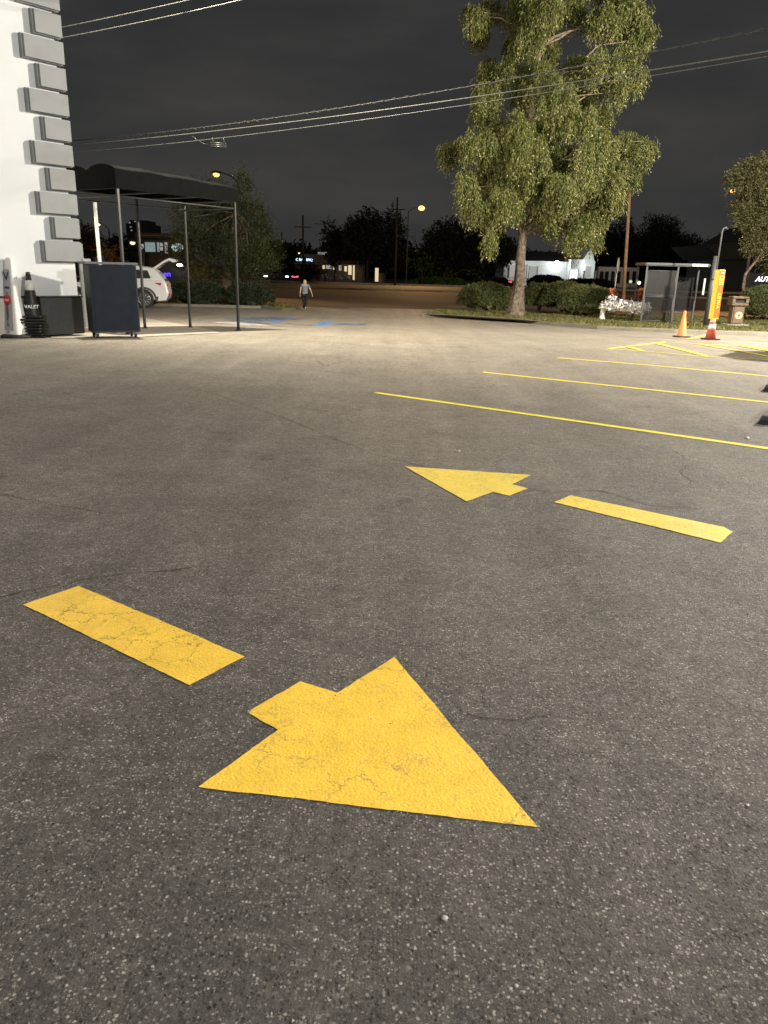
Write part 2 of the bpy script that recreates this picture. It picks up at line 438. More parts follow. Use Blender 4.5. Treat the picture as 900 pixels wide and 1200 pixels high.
LEAF_CY = leaf_mat('cypress_needles', (.040, .060, .016), (.205, .220, .066), (.29, .26, .10))
LEAF_LT = leaf_mat('olive_leaves', (.024, .033, .012), (.070, .080, .032))
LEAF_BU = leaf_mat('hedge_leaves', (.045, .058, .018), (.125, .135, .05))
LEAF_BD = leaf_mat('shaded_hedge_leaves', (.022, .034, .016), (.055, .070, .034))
LEAF_RT = leaf_mat('brown_olive_leaves', (.045, .052, .018), (.125, .125, .05), (.20, .17, .09))
LEAF_DK = leaf_mat('dark_leaves', (.008, .010, .007), (.022, .024, .015), tr=.1)
LEAF_GR = leaf_mat('bright_green_leaves', (.04, .09, .015), (.09, .18, .04))
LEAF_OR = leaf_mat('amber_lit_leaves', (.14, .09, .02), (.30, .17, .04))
GRASS = leaf_mat('grass_blades', (.07, .085, .02), (.16, .16, .055), (.26, .19, .08))
FRUIT = mat('pale_cones', (.70, .64, .36), .5, 0, var=.2, vs=20)


# ------------------------------------------------------------------ mesh helpers
class MB:
    def __init__(self):
        self.v = []; self.f = []; self.mi = []; self.m = 0; self.smooth = []

    def add(self, vs, fs, smooth=False):
        o = len(self.v)
        self.v += [tuple(x) for x in vs]
        for f in fs:
            self.f.append([o + i for i in f]); self.mi.append(self.m); self.smooth.append(smooth)
        return self

    def box(self, c, s, rz=0.0, M=None):
        hx, hy, hz = s[0] / 2, s[1] / 2, s[2] / 2
        cr, sr = math.cos(rz), math.sin(rz)
        vs = []
        for z in (-hz, hz):
            for x, y in ((-hx, -hy), (hx, -hy), (hx, hy), (-hx, hy)):
                p = Vector((c[0] + x * cr - y * sr, c[1] + x * sr + y * cr, c[2] + z))
                vs.append(M @ p if M else p)
        return self.add(vs, [(0, 3, 2, 1), (4, 5, 6, 7), (0, 1, 5, 4), (1, 2, 6, 5), (2, 3, 7, 6), (3, 0, 4, 7)])

    def bevbox(self, c, s, b, rz=0.0):
        bm = bmesh.new()
        bmesh.ops.create_cube(bm, size=1)
        for v in bm.verts:
            v.co = Vector((v.co.x * s[0], v.co.y * s[1], v.co.z * s[2]))
        bmesh.ops.bevel(bm, geom=bm.edges[:], offset=b, segments=2, affect='EDGES')
        mt = Matrix.Translation(c) @ Matrix.Rotation(rz, 4, 'Z')
        vs = [mt @ v.co for v in bm.verts]
        bm.verts.ensure_lookup_table()
        for i, v in enumerate(bm.verts):
            v.index = i
        fs = [[v.index for v in f.verts] for f in bm.faces]
        bm.free()
        return self.add(vs, fs)

    def tube(self, pts, r, n=8, caps=True, smooth=True):
        pts = [Vector(p) for p in pts]
        if isinstance(r, (int, float)):
            r = [r] * len(pts)
        vs = []; fs = []
        prev = None
        for i, p in enumerate(pts):
            if i == 0: t = pts[1] - p
            elif i == len(pts) - 1: t = p - pts[i - 1]
            else: t = pts[i + 1] - pts[i - 1]
            t.normalize()
            if prev is None:
                a = Vector((1, 0, 0)) if abs(t.x) < .9 else Vector((0, 1, 0))
                u = t.cross(a).normalized()
            else:
                u = (prev - t * prev.dot(t)).normalized()
            prev = u
            w = t.cross(u)
            for k in range(n):
                a = 2 * math.pi * k / n
                vs.append(p + (u * math.cos(a) + w * math.sin(a)) * r[i])
        for i in range(len(pts) - 1):
            for k in range(n):
                k2 = (k + 1) % n
                fs.append((i * n + k, i * n + k2, (i + 1) * n + k2, (i + 1) * n + k))
        self.add(vs, fs, smooth)
        if caps:
            o = len(self.v) - len(vs)
            self.f.append([o + k for k in range(n)][::-1]); self.mi.append(self.m); self.smooth.append(False)
            self.f.append([o + (len(pts) - 1) * n + k for k in range(n)]); self.mi.append(self.m); self.smooth.append(False)
        return self

    def lathe(self, c, prof, n=20, sq=False, rz=0.0, smooth=True):
        """prof: list of (r,z); sq -> rounded square section"""
        vs = []; fs = []
        for (r, z) in prof:
            for k in range(n):
                a = 2 * math.pi * k / n + rz
                rr = r
                vs.append((c[0] + rr * math.cos(a), c[1] + rr * math.sin(a), c[2] + z))
        m = len(prof)
        for i in range(m - 1):
            for k in range(n):
                k2 = (k + 1) % n
                fs.append((i * n + k, i * n + k2, (i + 1) * n + k2, (i + 1) * n + k))
        self.add(vs, fs, smooth)
        o = len(self.v) - len(vs)
        self.f.append([o + k for k in range(n)][::-1]); self.mi.append(self.m); self.smooth.append(False)
        self.f.append([o + (m - 1) * n + k for k in range(n)]); self.mi.append(self.m); self.smooth.append(False)
        return self

    def sphere(self, c, r, nu=12, nv=8, sc=(1, 1, 1)):
        vs = []; fs = []
        for i in range(nv + 1):
            th = math.pi * i / nv
            for k in range(nu):
                a = 2 * math.pi * k / nu
                vs.append((c[0] + r * sc[0] * math.sin(th) * math.cos(a), c[1] + r * sc[1] * math.sin(th) * math.sin(a), c[2] + r * sc[2] * math.cos(th)))
        for i in range(nv):
            for k in range(nu):
                k2 = (k + 1) % nu
                fs.append((i * nu + k, (i + 1) * nu + k, (i + 1) * nu + k2, i * nu + k2))
        return self.add(vs, fs, True)

    def prism(self, poly, z0, z1, M=None):
        """poly in xy -> extruded in z; M maps"""
        n = len(poly)
        vs = [Vector((p[0], p[1], z0)) for p in poly] + [Vector((p[0], p[1], z1)) for p in poly]
        if M: vs = [M @ v for v in vs]
        fs = [list(range(n))[::-1], list(range(n, 2 * n))]
        for k in range(n):
            k2 = (k + 1) % n
            fs.append((k, k2, n + k2, n + k))
        return self.add(vs, fs)

    def build(self, name, m, parent=None, loc=None, bevel=0.0, fixn=True):
        me = bpy.data.meshes.new(name)
        off = Vector(loc) if loc is not None else None
        vv = [tuple(Vector(v) - off) for v in self.v] if off is not None else self.v
        me.from_pydata(vv, [], self.f)
        ms = m if isinstance(m, (list, tuple)) else [m]
        for x in ms: me.materials.append(x)
        me.polygons.foreach_set('material_index', self.mi)
        me.polygons.foreach_set('use_smooth', self.smooth)
        me.update()
        if fixn and len(self.f) < 60000:
            bm = bmesh.new(); bm.from_mesh(me)
            bmesh.ops.remove_doubles(bm, verts=bm.verts, dist=1e-5)
            bmesh.ops.recalc_face_normals(bm, faces=bm.faces); bm.to_mesh(me); bm.free()
        o = bpy.data.objects.new(name, me); COL.objects.link(o)
        if off is not None: o.location = off
        if parent is not None:
            o.parent = parent
        if bevel:
            bv = o.modifiers.new('bevel', 'BEVEL'); bv.width = bevel; bv.segments = 2; bv.limit_method = 'ANGLE'
        return o


def tag(o, label=None, cat=None, group=None, kind=None):
    if label: o['label'] = label
    if cat: o['category'] = cat
    if group: o['group'] = group
    if kind: o['kind'] = kind
    return o


def empty(name, loc, label, cat, group=None, rz=0.0):
    o = bpy.data.objects.new(name, None); COL.objects.link(o)
    o.location = loc; o.rotation_euler = (0, 0, rz); o.empty_display_size = .2
    return tag(o, label, cat, group)


def copy_tree(o, parent=None):
    c = o.copy(); COL.objects.link(c)
    if parent is not None: c.parent = parent
    for ch in [x for x in bpy.data.objects if x.parent == o]:
        copy_tree(ch, c)
    return c


def text_mesh(s, size, m, name, parent, M, extrude=.004, shear=0.0, bold=0.0, ax='CENTER', space=1.0):
    cu = bpy.data.curves.new(name, 'FONT')
    cu.body = s; cu.size = size; cu.extrude = extrude; cu.align_x = ax; cu.align_y = 'CENTER'
    cu.shear = shear; cu.offset = bold; cu.space_character = space; cu.resolution_u = 3
    t = bpy.data.objects.new(name, cu); COL.objects.link(t)
    dg = bpy.context.evaluated_depsgraph_get()
    me = bpy.data.meshes.new_from_object(t.evaluated_get(dg))
    bpy.data.objects.remove(t)
    me.transform(M)
    me.materials.clear(); me.materials.append(m)
    o = bpy.data.objects.new(name, me); COL.objects.link(o)
    if parent is not None: o.parent = parent
    return o


def facing(c, nrm, up=(0, 0, 1)):
    """matrix putting text (xy plane, +z out) at c with outward normal nrm"""
    n = Vector(nrm).normalized(); u = Vector(up)
    x = u.cross(n).normalized(); y = n.cross(x)
    return Matrix.Translation(c) @ Matrix((x, y, n)).transposed().to_4x4()


# ------------------------------------------------------------------ sheets that follow the lot's fall
def sheet(name, poly, m, dz, cell=0.5, zfun=None, parent=None, jitter=0.0, side=None, build=True):
    """poly: xy points, cut by a grid of lines so that it follows the ground; optional ragged outline"""
    zf = zfun or (lambda x, y: gz(y))
    pts = [Vector((p[0], p[1], 0)) for p in poly]
    if jitter:
        q = []
        for i, a in enumerate(pts):
            b = pts[(i + 1) % len(pts)]
            d = b - a; n = max(1, int(d.length / .025)); nr = Vector((-d.y, d.x, 0)).normalized()
            for k in range(n):
                p = a + d * (k / n)
                w = 0 if k == 0 else 1
                j = mnoise.noise(Vector((p.x * 9, p.y * 9, 1.3))) * jitter * .8 + mnoise.noise(Vector((p.x * 38, p.y * 38, 4))) * jitter * .6
                q.append(p + nr * j * w)
        pts = q
    bm = bmesh.new()
    vs = [bm.verts.new(p) for p in pts]
    f = bm.faces.new(vs)
    if len(pts) > 4:
        bmesh.ops.triangulate(bm, faces=[f])
    ys = [p.y for p in pts]; xs = [p.x for p in pts]
    if max(ys) > 13:
        y = max(13.5, math.floor(min(ys))) + .013
        while y < min(40, max(ys)):
            bmesh.ops.bisect_plane(bm, geom=bm.verts[:] + bm.edges[:] + bm.faces[:], plane_co=(0, y, 0), plane_no=(0, 1, 0))
            y += cell
    for v in bm.verts:
        v.co.z = zf(v.co.x, v.co.y) + dz
    bmesh.ops.recalc_face_normals(bm, faces=bm.faces)
    for fc in bm.faces:
        if fc.normal.z < 0: fc.normal_flip()
    me = bpy.data.meshes.new(name); bm.to_mesh(me); bm.free()
    me.materials.append(m)
    o = bpy.data.objects.new(name, me); COL.objects.link(o)
    if parent is not None: o.parent = parent
    return o


def raised(name, poly, m, h, dz0=-.15, cell=.5, mside=None):
    """raised slab whose top follows the ground at +h"""
    bm = bmesh.new()
    f = bm.faces.new([bm.verts.new((p[0], p[1], 0)) for p in poly])
    bmesh.ops.triangulate(bm, faces=[f])
    ys = [p[1] for p in poly]
    y = math.floor(min(ys)) + .013
    while y < min(45, max(ys)):
        bmesh.ops.bisect_plane(bm, geom=bm.verts[:] + bm.edges[:] + bm.faces[:], plane_co=(0, y, 0), plane_no=(0, 1, 0)); y += cell
    top = bm.faces[:]
    r = bmesh.ops.extrude_face_region(bm, geom=top)
    new = [g for g in r['geom'] if isinstance(g, bmesh.types.BMVert)]
    ns = set(new)
    for v in bm.verts:
        v.co.z = gz(v.co.y) + (h if v in ns else dz0)
    bmesh.ops.recalc_face_normals(bm, faces=bm.faces)
    me = bpy.data.meshes.new(name); bm.to_mesh(me); bm.free(); me.materials.append(m)
    o = bpy.data.objects.new(name, me); COL.objects.link(o)
    return o


# ------------------------------------------------------------------ foliage
def np_mesh(name, V, F4, mats, mi=None, parent=None):
    me = bpy.data.meshes.new(name)
    nf = len(F4)
    me.vertices.add(len(V)); me.vertices.foreach_set('co', V.astype(np.float32).ravel())
    me.loops.add(nf * 4); me.polygons.add(nf)
    me.loops.foreach_set('vertex_index', F4.astype(np.int32).ravel())
    me.polygons.foreach_set('loop_start', np.arange(0, nf * 4, 4, dtype=np.int32))
    me.polygons.foreach_set('loop_total', np.full(nf, 4, dtype=np.int32))
    for x in mats: me.materials.append(x)
    if mi is not None: me.polygons.foreach_set('material_index', mi.astype(np.int32))
    me.update(calc_edges=True); me.validate()
    o = bpy.data.objects.new(name, me); COL.objects.link(o)
    if parent is not None: o.parent = parent
    return o


def unit(a):
    return a / np.maximum(1e-6, np.linalg.norm(a, axis=-1, keepdims=True))


def leaf_cloud(rng, lobes, k=10, slen=.5, L=.12, W=.05, droop=.6, out=.5, shell=.6, fruit=0.0, origin=None):
    """lobes: (x,y,z,rx,ry,rz,n).  n twigs per lobe, k leaves along each; returns V,F"""
    B = []; D = []
    for (x, y, z, rx, ry, rz, n) in lobes:
        n = int(n)
        d = unit(rng.normal(size=(n, 3)))
        rad = rng.uniform(0, 1, (n, 1)) ** (1 / 3.0)
        rad = shell + (1 - shell) * rad
        rad = rad * rng.uniform(.75, 1.08, (n, 1))
        p = d * rad * np.array([rx, ry, rz]) + np.array([x, y, z])
        dr = unit(d * out + rng.normal(size=(n, 3)) * .45 + np.array([0, 0, -droop]))
        B.append(p); D.append(dr)
    B = np.concatenate(B); D = np.concatenate(D)
    n = len(B)
    t = np.linspace(0, 1, k)[None, :, None]
    sl = slen * rng.uniform(.5, 1.25, (n, 1, 1))
    down = np.array([0, 0, -1.0])
    P = B[:, None, :] + D[:, None, :] * t * sl + down * (t ** 2) * sl * max(0, droop) * .5
    P = P + rng.normal(size=P.shape) * slen * .09
    A = unit(D[:, None, :] + rng.normal(size=P.shape) * .55 + down * droop * .5)
    S = unit(np.cross(A, rng.normal(size=P.shape)))
    l = L * rng.uniform(.6, 1.4, P.shape[:2] + (1,)); w = W * rng.uniform(.6, 1.3, P.shape[:2] + (1,))
    c0 = P; c2 = P + A * l
    c1 = P + A * l * .45 + S * w * .5; c3 = P + A * l * .45 - S * w * .5
    V = np.stack([c0, c1, c2, c3], axis=2).reshape(-1, 3)
    F = np.arange(len(V)).reshape(-1, 4)
    mi = np.zeros(len(F), dtype=int)
    if fruit > 0:
        nfz = int(n * fruit)
        idx = rng.choice(n, nfz)
        q = P[idx, -1, :]
        r = .028 * rng.uniform(.6, 1.3, (nfz, 1))
        vs = []
        offs = np.array([[1, 0, 0], [0, 1, 0], [-1, 0, 0], [0, -1, 0], [0, 0, 1], [0, 0, -1]])
        fv = q[:, None, :] + offs[None] * r[:, None, :]
        o = len(V)
        V = np.concatenate([V, fv.reshape(-1, 3)])
        base = o + np.arange(nfz)[:, None] * 6
        # two crossing quads
        q1 = base + np.array([[0, 4, 2, 5]]); q2 = base + np.array([[1, 4, 3, 5]]); q3 = base + np.array([[0, 1, 2, 3]])
        F = np.concatenate([F, q1, q2, q3]); mi = np.concatenate([mi, np.ones(nfz * 3, dtype=int)])
    return V, F, mi


def limb_pts(a, b, sag=.15, n=5, wob=.08):
    a = Vector(a); b = Vector(b); out = []
    Ln = (b - a).length
    for i in range(n + 1):
        t = i / n
        p = a.lerp(b, t)
        p.z += math.sin(t * math.pi) * sag * Ln
        if 0 < i < n:
            p += Vector([random.uniform(-1, 1) * wob * Ln * .5 for _ in range(3)])
        out.append(p)
    return out


def trunk_mesh(base, pts_r, flare=1.0, n=22, ridge=.10):
    """pts_r: list of (Vector, r). Fluted trunk"""
    mb = MB(); vs = []; fs = []
    m = len(pts_r)
    for i, (p, r) in enumerate(pts_r):
        for k in range(n):
            a = 2 * math.pi * k / n
            hh = p.z - base.z
            f = 1 + ridge * math.sin(a * 5 + hh * .25) * (1.6 if hh < 1.2 else .6) + .06 * mnoise.noise(Vector((math.cos(a) * 2, math.sin(a) * 2, hh * 1.5)))
            vs.append((p.x + r * f * math.cos(a), p.y + r * f * math.sin(a), p.z))
    for i in range(m - 1):
        for k in range(n):
            k2 = (k + 1) % n
            fs.append((i * n + k, i * n + k2, (i + 1) * n + k2, (i + 1) * n + k))
    mb.add(vs, fs, True)
    return mb


def resample(kn, n):
    """kn: list of (Vector,r) -> n smooth samples"""
    out = []
    for i in range(n):
        t = i / (n - 1) * (len(kn) - 1); a = int(min(t, len(kn) - 2)); f = t - a
        out.append((kn[a][0].lerp(kn[a + 1][0], f), kn[a][1] * (1 - f) + kn[a + 1][1] * f))
    return out


# ==================================================================  SETTING
# lot
def grid_sheet(name, x0, x1, y0, y1, step, m, dz=0.0):
    mb = MB()
    nx = max(1, round((x1 - x0) / (step * 8))); ny = max(1, round((y1 - y0) / step))
    vs = []
    for j in range(ny + 1):
        y = y0 + (y1 - y0) * j / ny
        for i in range(nx + 1):
            vs.append((x0 + (x1 - x0) * i / nx, y, gz(y) + dz))
    fs = [(j * (nx + 1) + i, j * (nx + 1) + i + 1, (j + 1) * (nx + 1) + i + 1, (j + 1) * (nx + 1) + i) for j in range(ny) for i in range(nx)]
    mb.add(vs, fs)
    o = mb.build(name, m, fixn=False)
    return o


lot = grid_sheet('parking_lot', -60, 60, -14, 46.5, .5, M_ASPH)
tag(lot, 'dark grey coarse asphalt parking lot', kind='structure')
far_ground = MB().add([(-900, -300, -.75), (900, -300, -.75), (900, 1500, -.75), (-900, 1500, -.75)], [(0, 1, 2, 3)]).build('ground', M_FARG, fixn=False)
tag(far_ground, 'dark ground reaching the horizon', kind='structure')
road = MB().add([(-300, 46.2, -.592), (300, 46.2, -.592), (300, 84, -.592), (-300, 84, -.592)], [(0, 1, 2, 3)]).build('road', M_ROAD, fixn=False)
tag(road, 'wide boulevard under orange street light', kind='structure')
med = MB().box((0, 93.5, -.56), (600, 19, .26)).build('median_strip', M_FARG)
tag(med, 'dark grass median between the carriageways', kind='structure')
road2 = MB().add([(-300, 103, -.592), (300, 103, -.592), (300, 113, -.592), (-300, 113, -.592)], [(0, 1, 2, 3)]).build('far_road', M_ROAD, fixn=False)
tag(road2, 'far carriageway beyond the median', kind='structure')
fk = MB().box((0, 114.2, -.52), (600, 2.4, .30)).build('far_pavement', M_CONC)
tag(fk, 'pale pavement along the far side of the road', kind='structure')
mk = MB().box((0, 83.85, -.53), (600, .28, .24)).build('median_kerb', M_CURB)
tag(mk, 'kerb of the median', kind='structure')

# walkway slab under the canopy
wk = [gp(*p) for p in ((60, 397), (160, 395.5), (258, 390.5), (232, 383.5), (165, 372), (60, 375))]
ws = sheet('concrete_walkway', [(p.x, p.y) for p in wk], M_CONC, .012)
tag(ws, 'pale concrete slab below the entrance canopy', kind='structure')

# right verge with kerb
front = [gp(*p) for p in ((495, 371), (540, 373), (590, 375.5), (632, 380), (700, 386), (790, 390), (900, 393.5), (1000, 396), (1300, 400))]
back_y = 44.5
vp = [(p.x, p.y) for p in front] + [(34, back_y), (front[0].x + 1.2, back_y), (front[0].x + .1, front[0].y + 1.2)]
ve = raised('verge', vp, M_SOIL, .125)
tag(ve, 'grassy planted verge between the lot and the road', kind='structure')
kb = MB()
fr = [Vector((p.x, p.y, 0)) for p in front]
fr = [Vector((front[0].x + 1.2, back_y, 0)), Vector((front[0].x + .1, front[0].y + 1.2, 0))] + fr
dense = []
for a, b in zip(fr[:-1], fr[1:]):
    n = max(1, int((b - a).length / .5))
    dense += [a.lerp(b, k / n) for k in range(n)]
dense.append(fr[-1])
for i, (a, b) in enumerate(zip(dense[:-1], dense[1:])):
    pass
vs = []; fs = []
for i, p in enumerate(dense):
    t = (dense[min(i + 1, len(dense) - 1)] - dense[max(i - 1, 0)]).normalized()
    nr = Vector((-t.y, t.x, 0))  # towards the verge
    if i < 2: nr = Vector((1, 0, 0)) if nr.x < 0 else nr
    z = gz(p.y)
    for off, h in ((-.02, -.05), (-.012, .10), (.01, .135), (.15, .137), (.16, .10)):
        q = p + nr * off
        vs.append((q.x, q.y, z + h))
for i in range(len(dense) - 1):
    for k in range(4):
        fs.append((i * 5 + k, i * 5 + k + 1, (i + 1) * 5 + k + 1, (i + 1) * 5 + k))
kb.add(vs, fs)
tag(kb.build('kerb', M_CURB), 'worn concrete kerb along the verge', kind='structure')

# left planting bed
bf = [gp(*p) for p in ((-60, 356), (60, 357), (165, 358.2), (250, 360), (306, 361.5), (330, 364), (346, 363.5))]
bp = [(p.x, p.y) for p in bf] + [(bf[-1].x + .1, bf[-1].y + 1.5), (bf[-3].x + .6, 47.0), (bf[0].x, 47.0)]
bed = raised('planting_bed', bp, M_SOIL, .12)
tag(bed, 'planting bed along the road left of the exit', kind='structure')
kb = MB(); dense = []
for a, b in zip(bf[:-1], bf[1:]):
    n = max(1, int((b - a).length / .5)); dense += [a.lerp(b, k / n) for k in range(n)]
vs = []; fs = []
for i, p in enumerate(dense):
    t = (dense[min(i + 1, len(dense) - 1)] - dense[max(i - 1, 0)]).normalized(); nr = Vector((-t.y, t.x, 0))
    for off, h in ((-.02, -.05), (-.012, .10), (.01, .132), (.15, .134), (.16, .10)):
        q = p + nr * off; vs.append((q.x, q.y, gz(p.y) + h))
for i in range(len(dense) - 1):
    for k in range(4): fs.append((i * 5 + k, i * 5 + k + 1, (i + 1) * 5 + k + 1, (i + 1) * 5 + k))
kb.add(vs, fs)
tag(kb.build('bed_kerb', M_CURB), 'kerb of the planting bed', kind='structure')


# ------------------------------------------------------------------ paint
def gpoly(name, pix, m, dz=.004, jitter=.0, label=None, group=None, cat='road marking'):
    ps = [gp(*p) for p in pix]
    o = sheet(name, [(p.x, p.y) for p in ps], m, dz, jitter=jitter)
    return tag(o, label, cat, group)


gpoly('painted_arrow', [(232.5, 923), (326, 856), (289.6, 835), (352, 799), (395, 812.5), (462, 770.5), (630.5, 970)], M_YEL, .003, .005,
      'large cracked yellow arrow head with stub painted in the foreground', 'yellow arrow markings')
gpoly('painted_bar', [(27, 709), (92, 687), (287, 770), (222, 803.5)], M_YEL, .003, .005,
      'cracked yellow bar painted left of the nearest arrow', 'yellow arrow shaft bars')
gpoly('painted_arrow', [(474.4, 547), (622, 557), (600, 568), (619, 572.6), (597, 581.5), (578, 577), (546.5, 588)], M_YEL2, .004, .006,
      'smaller yellow arrow head pointing left beyond the foreground arrow', 'yellow arrow markings')
gpoly('painted_bar', [(649.3, 589), (668.5, 581), (760, 600), (848, 618), (859, 624), (844, 636.5), (750, 613.5)], M_YEL2, .004, .006,
      'worn pale yellow bar painted right of the farther arrow', 'yellow arrow shaft bars')


def gline(pts, w, m, label, group='yellow parking stall lines', name='painted_line', dz=.004, ext=0, jitter=.004):
    ps = [gp(*p) for p in pts]
    P = [Vector((p.x, p.y, 0)) for p in ps]
    if ext:
        d = (P[-1] - P[-2]).normalized(); P.append(P[-1] + d * ext)
    Lf = []; Rt = []
    for i, p in enumerate(P):
        t = (P[min(i + 1, len(P) - 1)] - P[max(i - 1, 0)]).normalized(); nr = Vector((-t.y, t.x, 0))
        Lf.append(p + nr * w / 2); Rt.append(p - nr * w / 2)
    poly = Lf + Rt[::-1]
    o = sheet(name, [(p.x, p.y) for p in poly], m, dz, jitter=jitter)
    return tag(o, label, 'painted line', group)


gline([(440, 460.3), (680, 494.3), (900, 525.7)], .105, M_LINE, 'nearest long yellow stall line', ext=2.2)
gline([(566, 436.3), (680, 448.3), (900, 471.5)], .105, M_LINE, 'second yellow stall line, next behind the nearest one', ext=2.4)
gline([(653, 419.5), (760, 428), (900, 441)], .105, M_LINE, 'third yellow stall line, running into the dark shade at right', ext=2.4)
gline([(508, 377), (537, 376)], .12, M_FADE, 'faded cream stroke at the left end of the kerb', 'faded strokes by the kerb')
gline([(594, 382.7), (629, 380.9)], .13, M_FADE, 'faded cream stroke in front of the big tree trunk', 'faded strokes by the kerb')
gline([(692, 388.2), (716, 387.4)], .12, M_FADE, 'faded cream stroke in front of the round hedge', 'faded strokes by the kerb')
hz = 'yellow hatched no parking area'
gline([(713, 409), (745, 405), (780, 400.8), (817, 403), (866, 405.5), (900, 409)], .12, M_LINE, 'upper outline of the yellow hatched area', hz, ext=2, dz=.004)
gline([(716, 409.4), (753, 412), (827, 418), (900, 422)], .07, M_LINE, 'lower outline of the yellow hatched area', hz, ext=2, dz=.008)
gline([(768, 402.7), (827, 417.6)], .14, M_LINE, 'yellow hatch stroke crossing the middle of the hatched area', hz, dz=.012)
gline([(736, 407), (754, 411.8)], .12, M_LINE, 'short yellow hatch stroke near the pointed tip', hz, dz=.012)
gline([(818, 403.4), (900, 418)], .13, M_LINE, 'long yellow hatch stroke right of the middle one', hz, ext=1.2, dz=.012)
gline([(862, 404.8), (900, 411.5)], .12, M_LINE, 'yellow hatch stroke at the right edge of the photo', hz, ext=1.0, dz=.016)
gline([(806, 397), (828, 392.8)], .12, M_LINE, 'short yellow stroke between the two cones', hz)
gline([(846, 397.6), (900, 399.8)], .12, M_FADE, 'cream line running right from the striped cone', hz, ext=2)
bl = 'blue and white accessible bay paint'
gpoly('painted_bay', [(246, 377.6), (275, 377.2), (322, 381.8), (290, 381.4)], M_WHT, .004, 0, 'white wedge of the accessible bay marking', bl)
gpoly('painted_bay', [(266, 375.6), (300, 376.6), (318, 379.8), (292, 378.6)], M_BLUEF, .008, 0, 'pale blue patch above the white wedge', bl)
gpoly('painted_bay', [(366, 381), (380, 376.8), (392, 376.8), (382, 381.6)], M_BLUE, .004, 0, 'strong blue patch at the right of the bay marking', bl)
gpoly('painted_bay', [(262, 373.4), (330, 371.4), (352, 374), (312, 376.6)], M_BLUEF, .005, 0, 'broad faint blue area behind the slanted stroke', bl)
gpoly('painted_bay', [(393, 378.6), (430, 379.4), (428, 381.4), (390, 380.8)], M_BLUEF, .005, 0, 'broad faint blue area right of the strong blue patch', bl)
gline([(316, 379.8), (328, 376), (345, 373)], .20, M_BLUE, 'slanted blue stroke in the middle of the bay marking', bl, dz=.008)
gline([(270, 372.4), (307, 371.6)], .22, M_BLUEF, 'faint blue stroke farthest from the camera', bl)
gline([(224, 370), (253, 368.8)], .22, M_BLUEF, 'faint blue stroke beside the canopy post', bl)
gline([(336, 379.4), (366, 381.8)], .15, M_BLUEF, 'thin blue stroke left of the strong blue patch', bl, dz=.008)
gline([(393, 379.6), (428, 380.2)], .18, M_BLUEF, 'faint blue stroke right of the strong blue patch', bl)
gline([(283, 375.4), (312, 374.6)], .2, M_BLUEF, 'faint blue stroke between the slanted stroke and the far one', bl)

# loose stones in the foreground
rng = np.random.default_rng(3)
n = 1500
gx = rng.uniform(-3.4, 3.4, n); gy = rng.uniform(.9, 9, n) ** 1.0
r = .0026 * rng.uniform(.7, 1.9, n)
offs = np.array([[1, 0, 0], [0, 1, 0], [-1, 0, 0], [0, -1, 0], [0, 0, 1.1], [0, 0, -.6]])
V = np.stack([gx, gy, r * .5], 1)[:, None, :] + offs[None] * r[:, None, None] * rng.uniform(.6, 1.3, (n, 6, 1))
b0 = np.arange(n)[:, None] * 6
F = np.concatenate([b0 + np.array([[0, 1, 4, 4]]), b0 + np.array([[1, 2, 4, 4]]), b0 + np.array([[2, 3, 4, 4]]), b0 + np.array([[3, 0, 4, 4]])])
tri = MB(); vv = V.reshape(-1, 3)
tri.v = [tuple(x) for x in vv]
tri.f = [[int(q[0]), int(q[1]), int(q[2])] for q in F]
tri.mi = [0] * len(tri.f); tri.smooth = [False] * len(tri.f)
M_GRAV = mat('gravel', (.30, .28, .25), .8, 0, var=.6, vs=40)
tag(tri.build('gravel', M_GRAV, fixn=False), 'loose grit scattered on the asphalt', kind='stuff')


def pebble(px, py, s, label, m):
    p = gp(px, py)
    mb = MB(); mb.sphere((0, 0, s * .35), s, 10, 6, (1, .8, .6))
    mb.v = [tuple(Vector(v) * (1 + .22 * mnoise.noise(Vector(v) * (1.6 / s)))) for v in mb.v]
    o = mb.build('pebble', m); o.location = p
    tag(o, label, 'pebble', 'loose pebbles on the lot')


M_PEB = mat('pale_pebble', (.36, .35, .33), .7, 0, var=.2, vs=60)
pebble(521, 1077, .010, 'grey pebble below the big arrow tip near the bottom edge', M_PEB)
pebble(605, 1156, .006, 'small pale pebble closest to the bottom edge', M_PEB)
pebble(876, 944, .006, 'small white chip at the lower right edge', M_STONE)
pebble(876, 514, .022, 'white chip beside the nearest stall line', M_STONE)
pebble(538, 529, .014, 'pale chip between nearest stall line and farther arrow', M_STONE)


# ==================================================================  LEFT BUILDING
WA = R(38)
U = Vector((math.sin(WA), math.cos(WA), 0)); NV = Vector((math.cos(WA), -math.sin(WA), 0))  # along wall (away), outward normal
corner = gp(95.5, 392.3); corner.z = 0
Z = Vector((0, 0, 1))
bld = empty('building', corner, 'white stucco building with grey corner quoins at the left edge', 'building')


def wbox(mb, s0, s1, t0, t1, z0, z1):
    """box in wall space: s along wall back from the corner, t outward"""
    vs = []
    for z in (z0, z1):
        for s, t in ((s0, t0), (s1, t0), (s1, t1), (s0, t1)):
            vs.append(-U * s + NV * t + Z * z)
    mb.add(vs, [(0, 3, 2, 1), (4, 5, 6, 7), (0, 1, 5, 4), (1, 2, 6, 5), (2, 3, 7, 6), (3, 0, 4, 7)])


